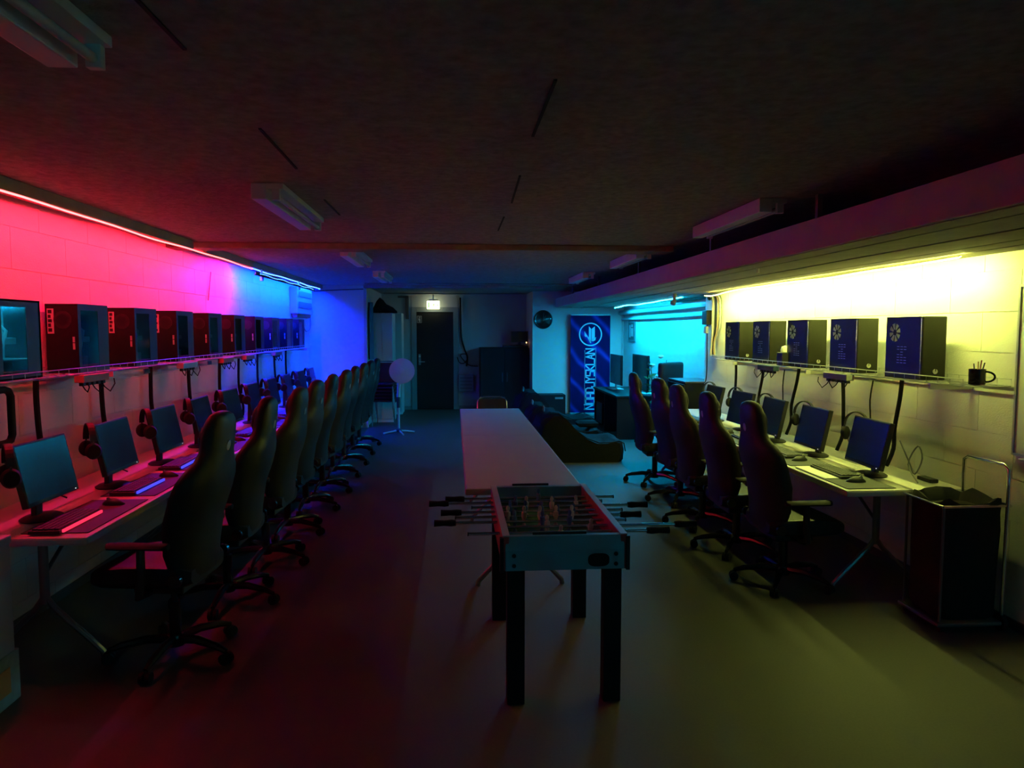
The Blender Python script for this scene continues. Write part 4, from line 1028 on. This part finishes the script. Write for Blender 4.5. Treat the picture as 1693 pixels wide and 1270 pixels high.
# ================================================================== NEAR LEFT EDGE
hb = MB().tube([(0,-0.5,0.30),(0,-0.06,0.30),(0,-0.02,0.29),(0,0,0.26),(0,0,0.04),(0,-0.02,0.01),(0,-0.06,0.0),(0,-0.5,0.0)],0.020,10).build('wall_bracket','black_rubber',smooth=True,loc=(-2.50,4.36,1.11)); tag(hb,'black rounded tube bracket on the wall at the left edge','bracket')
b1 = empty('carton', (-2.23,3.28,0)); tag(b1,'printed carton on the floor at the left edge','box')
MB().box(-0.22,0.16,-0.2,0.30,0,0.24).build('carton_body','print_box',b1,bev=0.006); MB().box(-0.10,0.10,-0.203,-0.199,0.05,0.18).build('carton_label','paper',b1); MB().box(0.158,0.163,0.0,0.22,0.06,0.18).build('carton_label','orange',b1)
b2 = empty('plastic_crate', (-2.235,3.28,0.241)); tag(b2,'pale upright box standing on the printed carton at the left edge','box')
MB().box(-0.20,0.165,-0.18,0.27,0,0.545).build('box_body','pale_box',b2,bev=0.008); MB().box(-0.205,0.17,-0.185,0.275,0.51,0.55).build('box_lid','pale_box',b2,bev=0.006)

# ================================================================== NEAR RIGHT: waste trolley, whiteboard, mug
wt = empty('waste_trolley', (2.98,4.13,0)); tag(wt,'black waste sack in a wheeled trolley with tube handle beside the right desk','trolley')
MB().box(-0.23,0.20,-0.20,0.19,0.035,0.060).build('base_plate','dark_grey',wt,bev=0.012)
rg = []
for z, k, j in ((0.062,0.90,0.0),(0.10,0.98,0.006),(0.25,1.0,0.010),(0.42,0.97,0.012),(0.58,0.99,0.010),(0.70,1.0,0.006),(0.735,1.03,0.004),(0.76,0.98,0.012),(0.745,0.86,0.014),(0.70,0.7,0.006)):
    r = []
    for i in range(32):
        q = 2*PI*i/32; c, s_ = math.cos(q), math.sin(q)
        wob = 1+ (j/0.2)*math.sin(6*q+z*9)*0.6 + (j/0.2)*0.5*math.sin(11*q+z*4)
        r.append((-0.015+0.195*k*wob*math.copysign(abs(c)**0.45,c), 0.0+0.175*k*wob*math.copysign(abs(s_)**0.45,s_), z+ (j*1.5*math.sin(5*q) if z > 0.7 else 0)))
    rg.append(r)
MB().loft(rg).build('sack','black_rubber',wt,smooth=True)
MB().tube([(-0.215,-0.185,0.735),(-0.215,0.185,0.735),(0.19,0.185,0.735),(0.19,-0.185,0.735),(-0.215,-0.185,0.735)],0.008,8).build('rim','chrome',wt,smooth=True)
for xx, yy in ((-0.2,-0.17),(-0.2,0.17)): MB().cyl((xx,yy,0.05),(xx,yy,0.735),0.008,8).build('upright','dark_grey',wt,smooth=True)
MB().tube([(0.17,-0.18,0.05),(0.17,-0.19,0.85),(0.17,-0.185,0.945),(0.17,-0.15,0.968),(0.17,0.15,0.968),(0.17,0.185,0.945),(0.17,0.19,0.85),(0.17,0.18,0.05)],0.011,10).build('handle','chrome',wt,smooth=True)
for xx, yy in ((-0.19,-0.17),(-0.19,0.16),(0.17,-0.17),(0.17,0.16)):
    r_ = 0.017 if xx < 0 else 0.05
    MB().cyl((xx-0.012,yy,r_),(xx+0.012,yy,r_),r_,16).build('wheel','black_rubber',wt,smooth=True)
wb = empty('whiteboard', (XR-0.002,3.40,1.02)); tag(wb,'whiteboard with grey frame at the right edge of the wall','whiteboard')
MB().box(-0.015,0,-0.62,0.62,0.0,0.98).build('board','white_plastic',wb)
for a in ((-0.62,0.62,0,0.014),(-0.62,0.62,0.966,0.98),(-0.62,-0.606,0.014,0.966),(0.606,0.62,0.014,0.966)): MB().box(-0.022,0.0,*a).build('frame_strip','silver',wb)
MB().box(-0.075,-0.015,-0.5,0.5,-0.015,-0.002).build('pen_tray','silver',wb,bev=0.003)
o = MB().box(-0.03,0,-0.03,0.03,-0.06,0.06).build('board_eraser','light_grey',bev=0.008,loc=(XR-0.024,3.92,1.84)); tag(o,'pale eraser stuck on the whiteboard','eraser')
o = MB().box(-0.05,0,-0.05,0.05,-0.10,0.08).build('marker_holder','blue_cloth',bev=0.008,loc=(XR-0.024,3.80,1.83)); tag(o,'dark marker holder on the whiteboard at the right edge','holder')
mg = empty('mug', (3.08,4.145,SH_R+0.004)); tag(mg,'dark mug holding pens at the near end of the right shelf','mug')
MB().lathe([(0.0,0.0),(0.042,0.0),(0.045,0.005),(0.045,0.092),(0.041,0.092),(0.040,0.01),(0.0,0.01)],24).build('cup','gloss_black',mg,smooth=True)
MB().tube([(0.034+0.036*math.sin(a_),-0.027-0.028*math.sin(a_),0.047+0.03*math.cos(a_)) for a_ in [PI*q_/10 for q_ in range(11)]],0.006,8).build('handle','gloss_black',mg,smooth=True)
for q, (dx,dy,h_,m) in enumerate(((0.01,0.01,0.135,'wood_pencil'),(-0.015,0.0,0.125,'mid_grey'),(0.0,-0.02,0.145,'red_box'),(0.02,-0.01,0.13,'dark_grey'))):
    o = MB().cyl((dx*0.5,dy*0.5,0.012),(dx*1.6,dy*1.6,h_),0.004,6).build('pen',m,loc=(3.08,4.145,SH_R+0.004))
    tag(o, ['tan pencil standing in the dark mug','grey pen standing in the dark mug','red pen, the tallest in the dark mug','dark pen standing in the dark mug'][q], 'pen', 'pens in the mug')
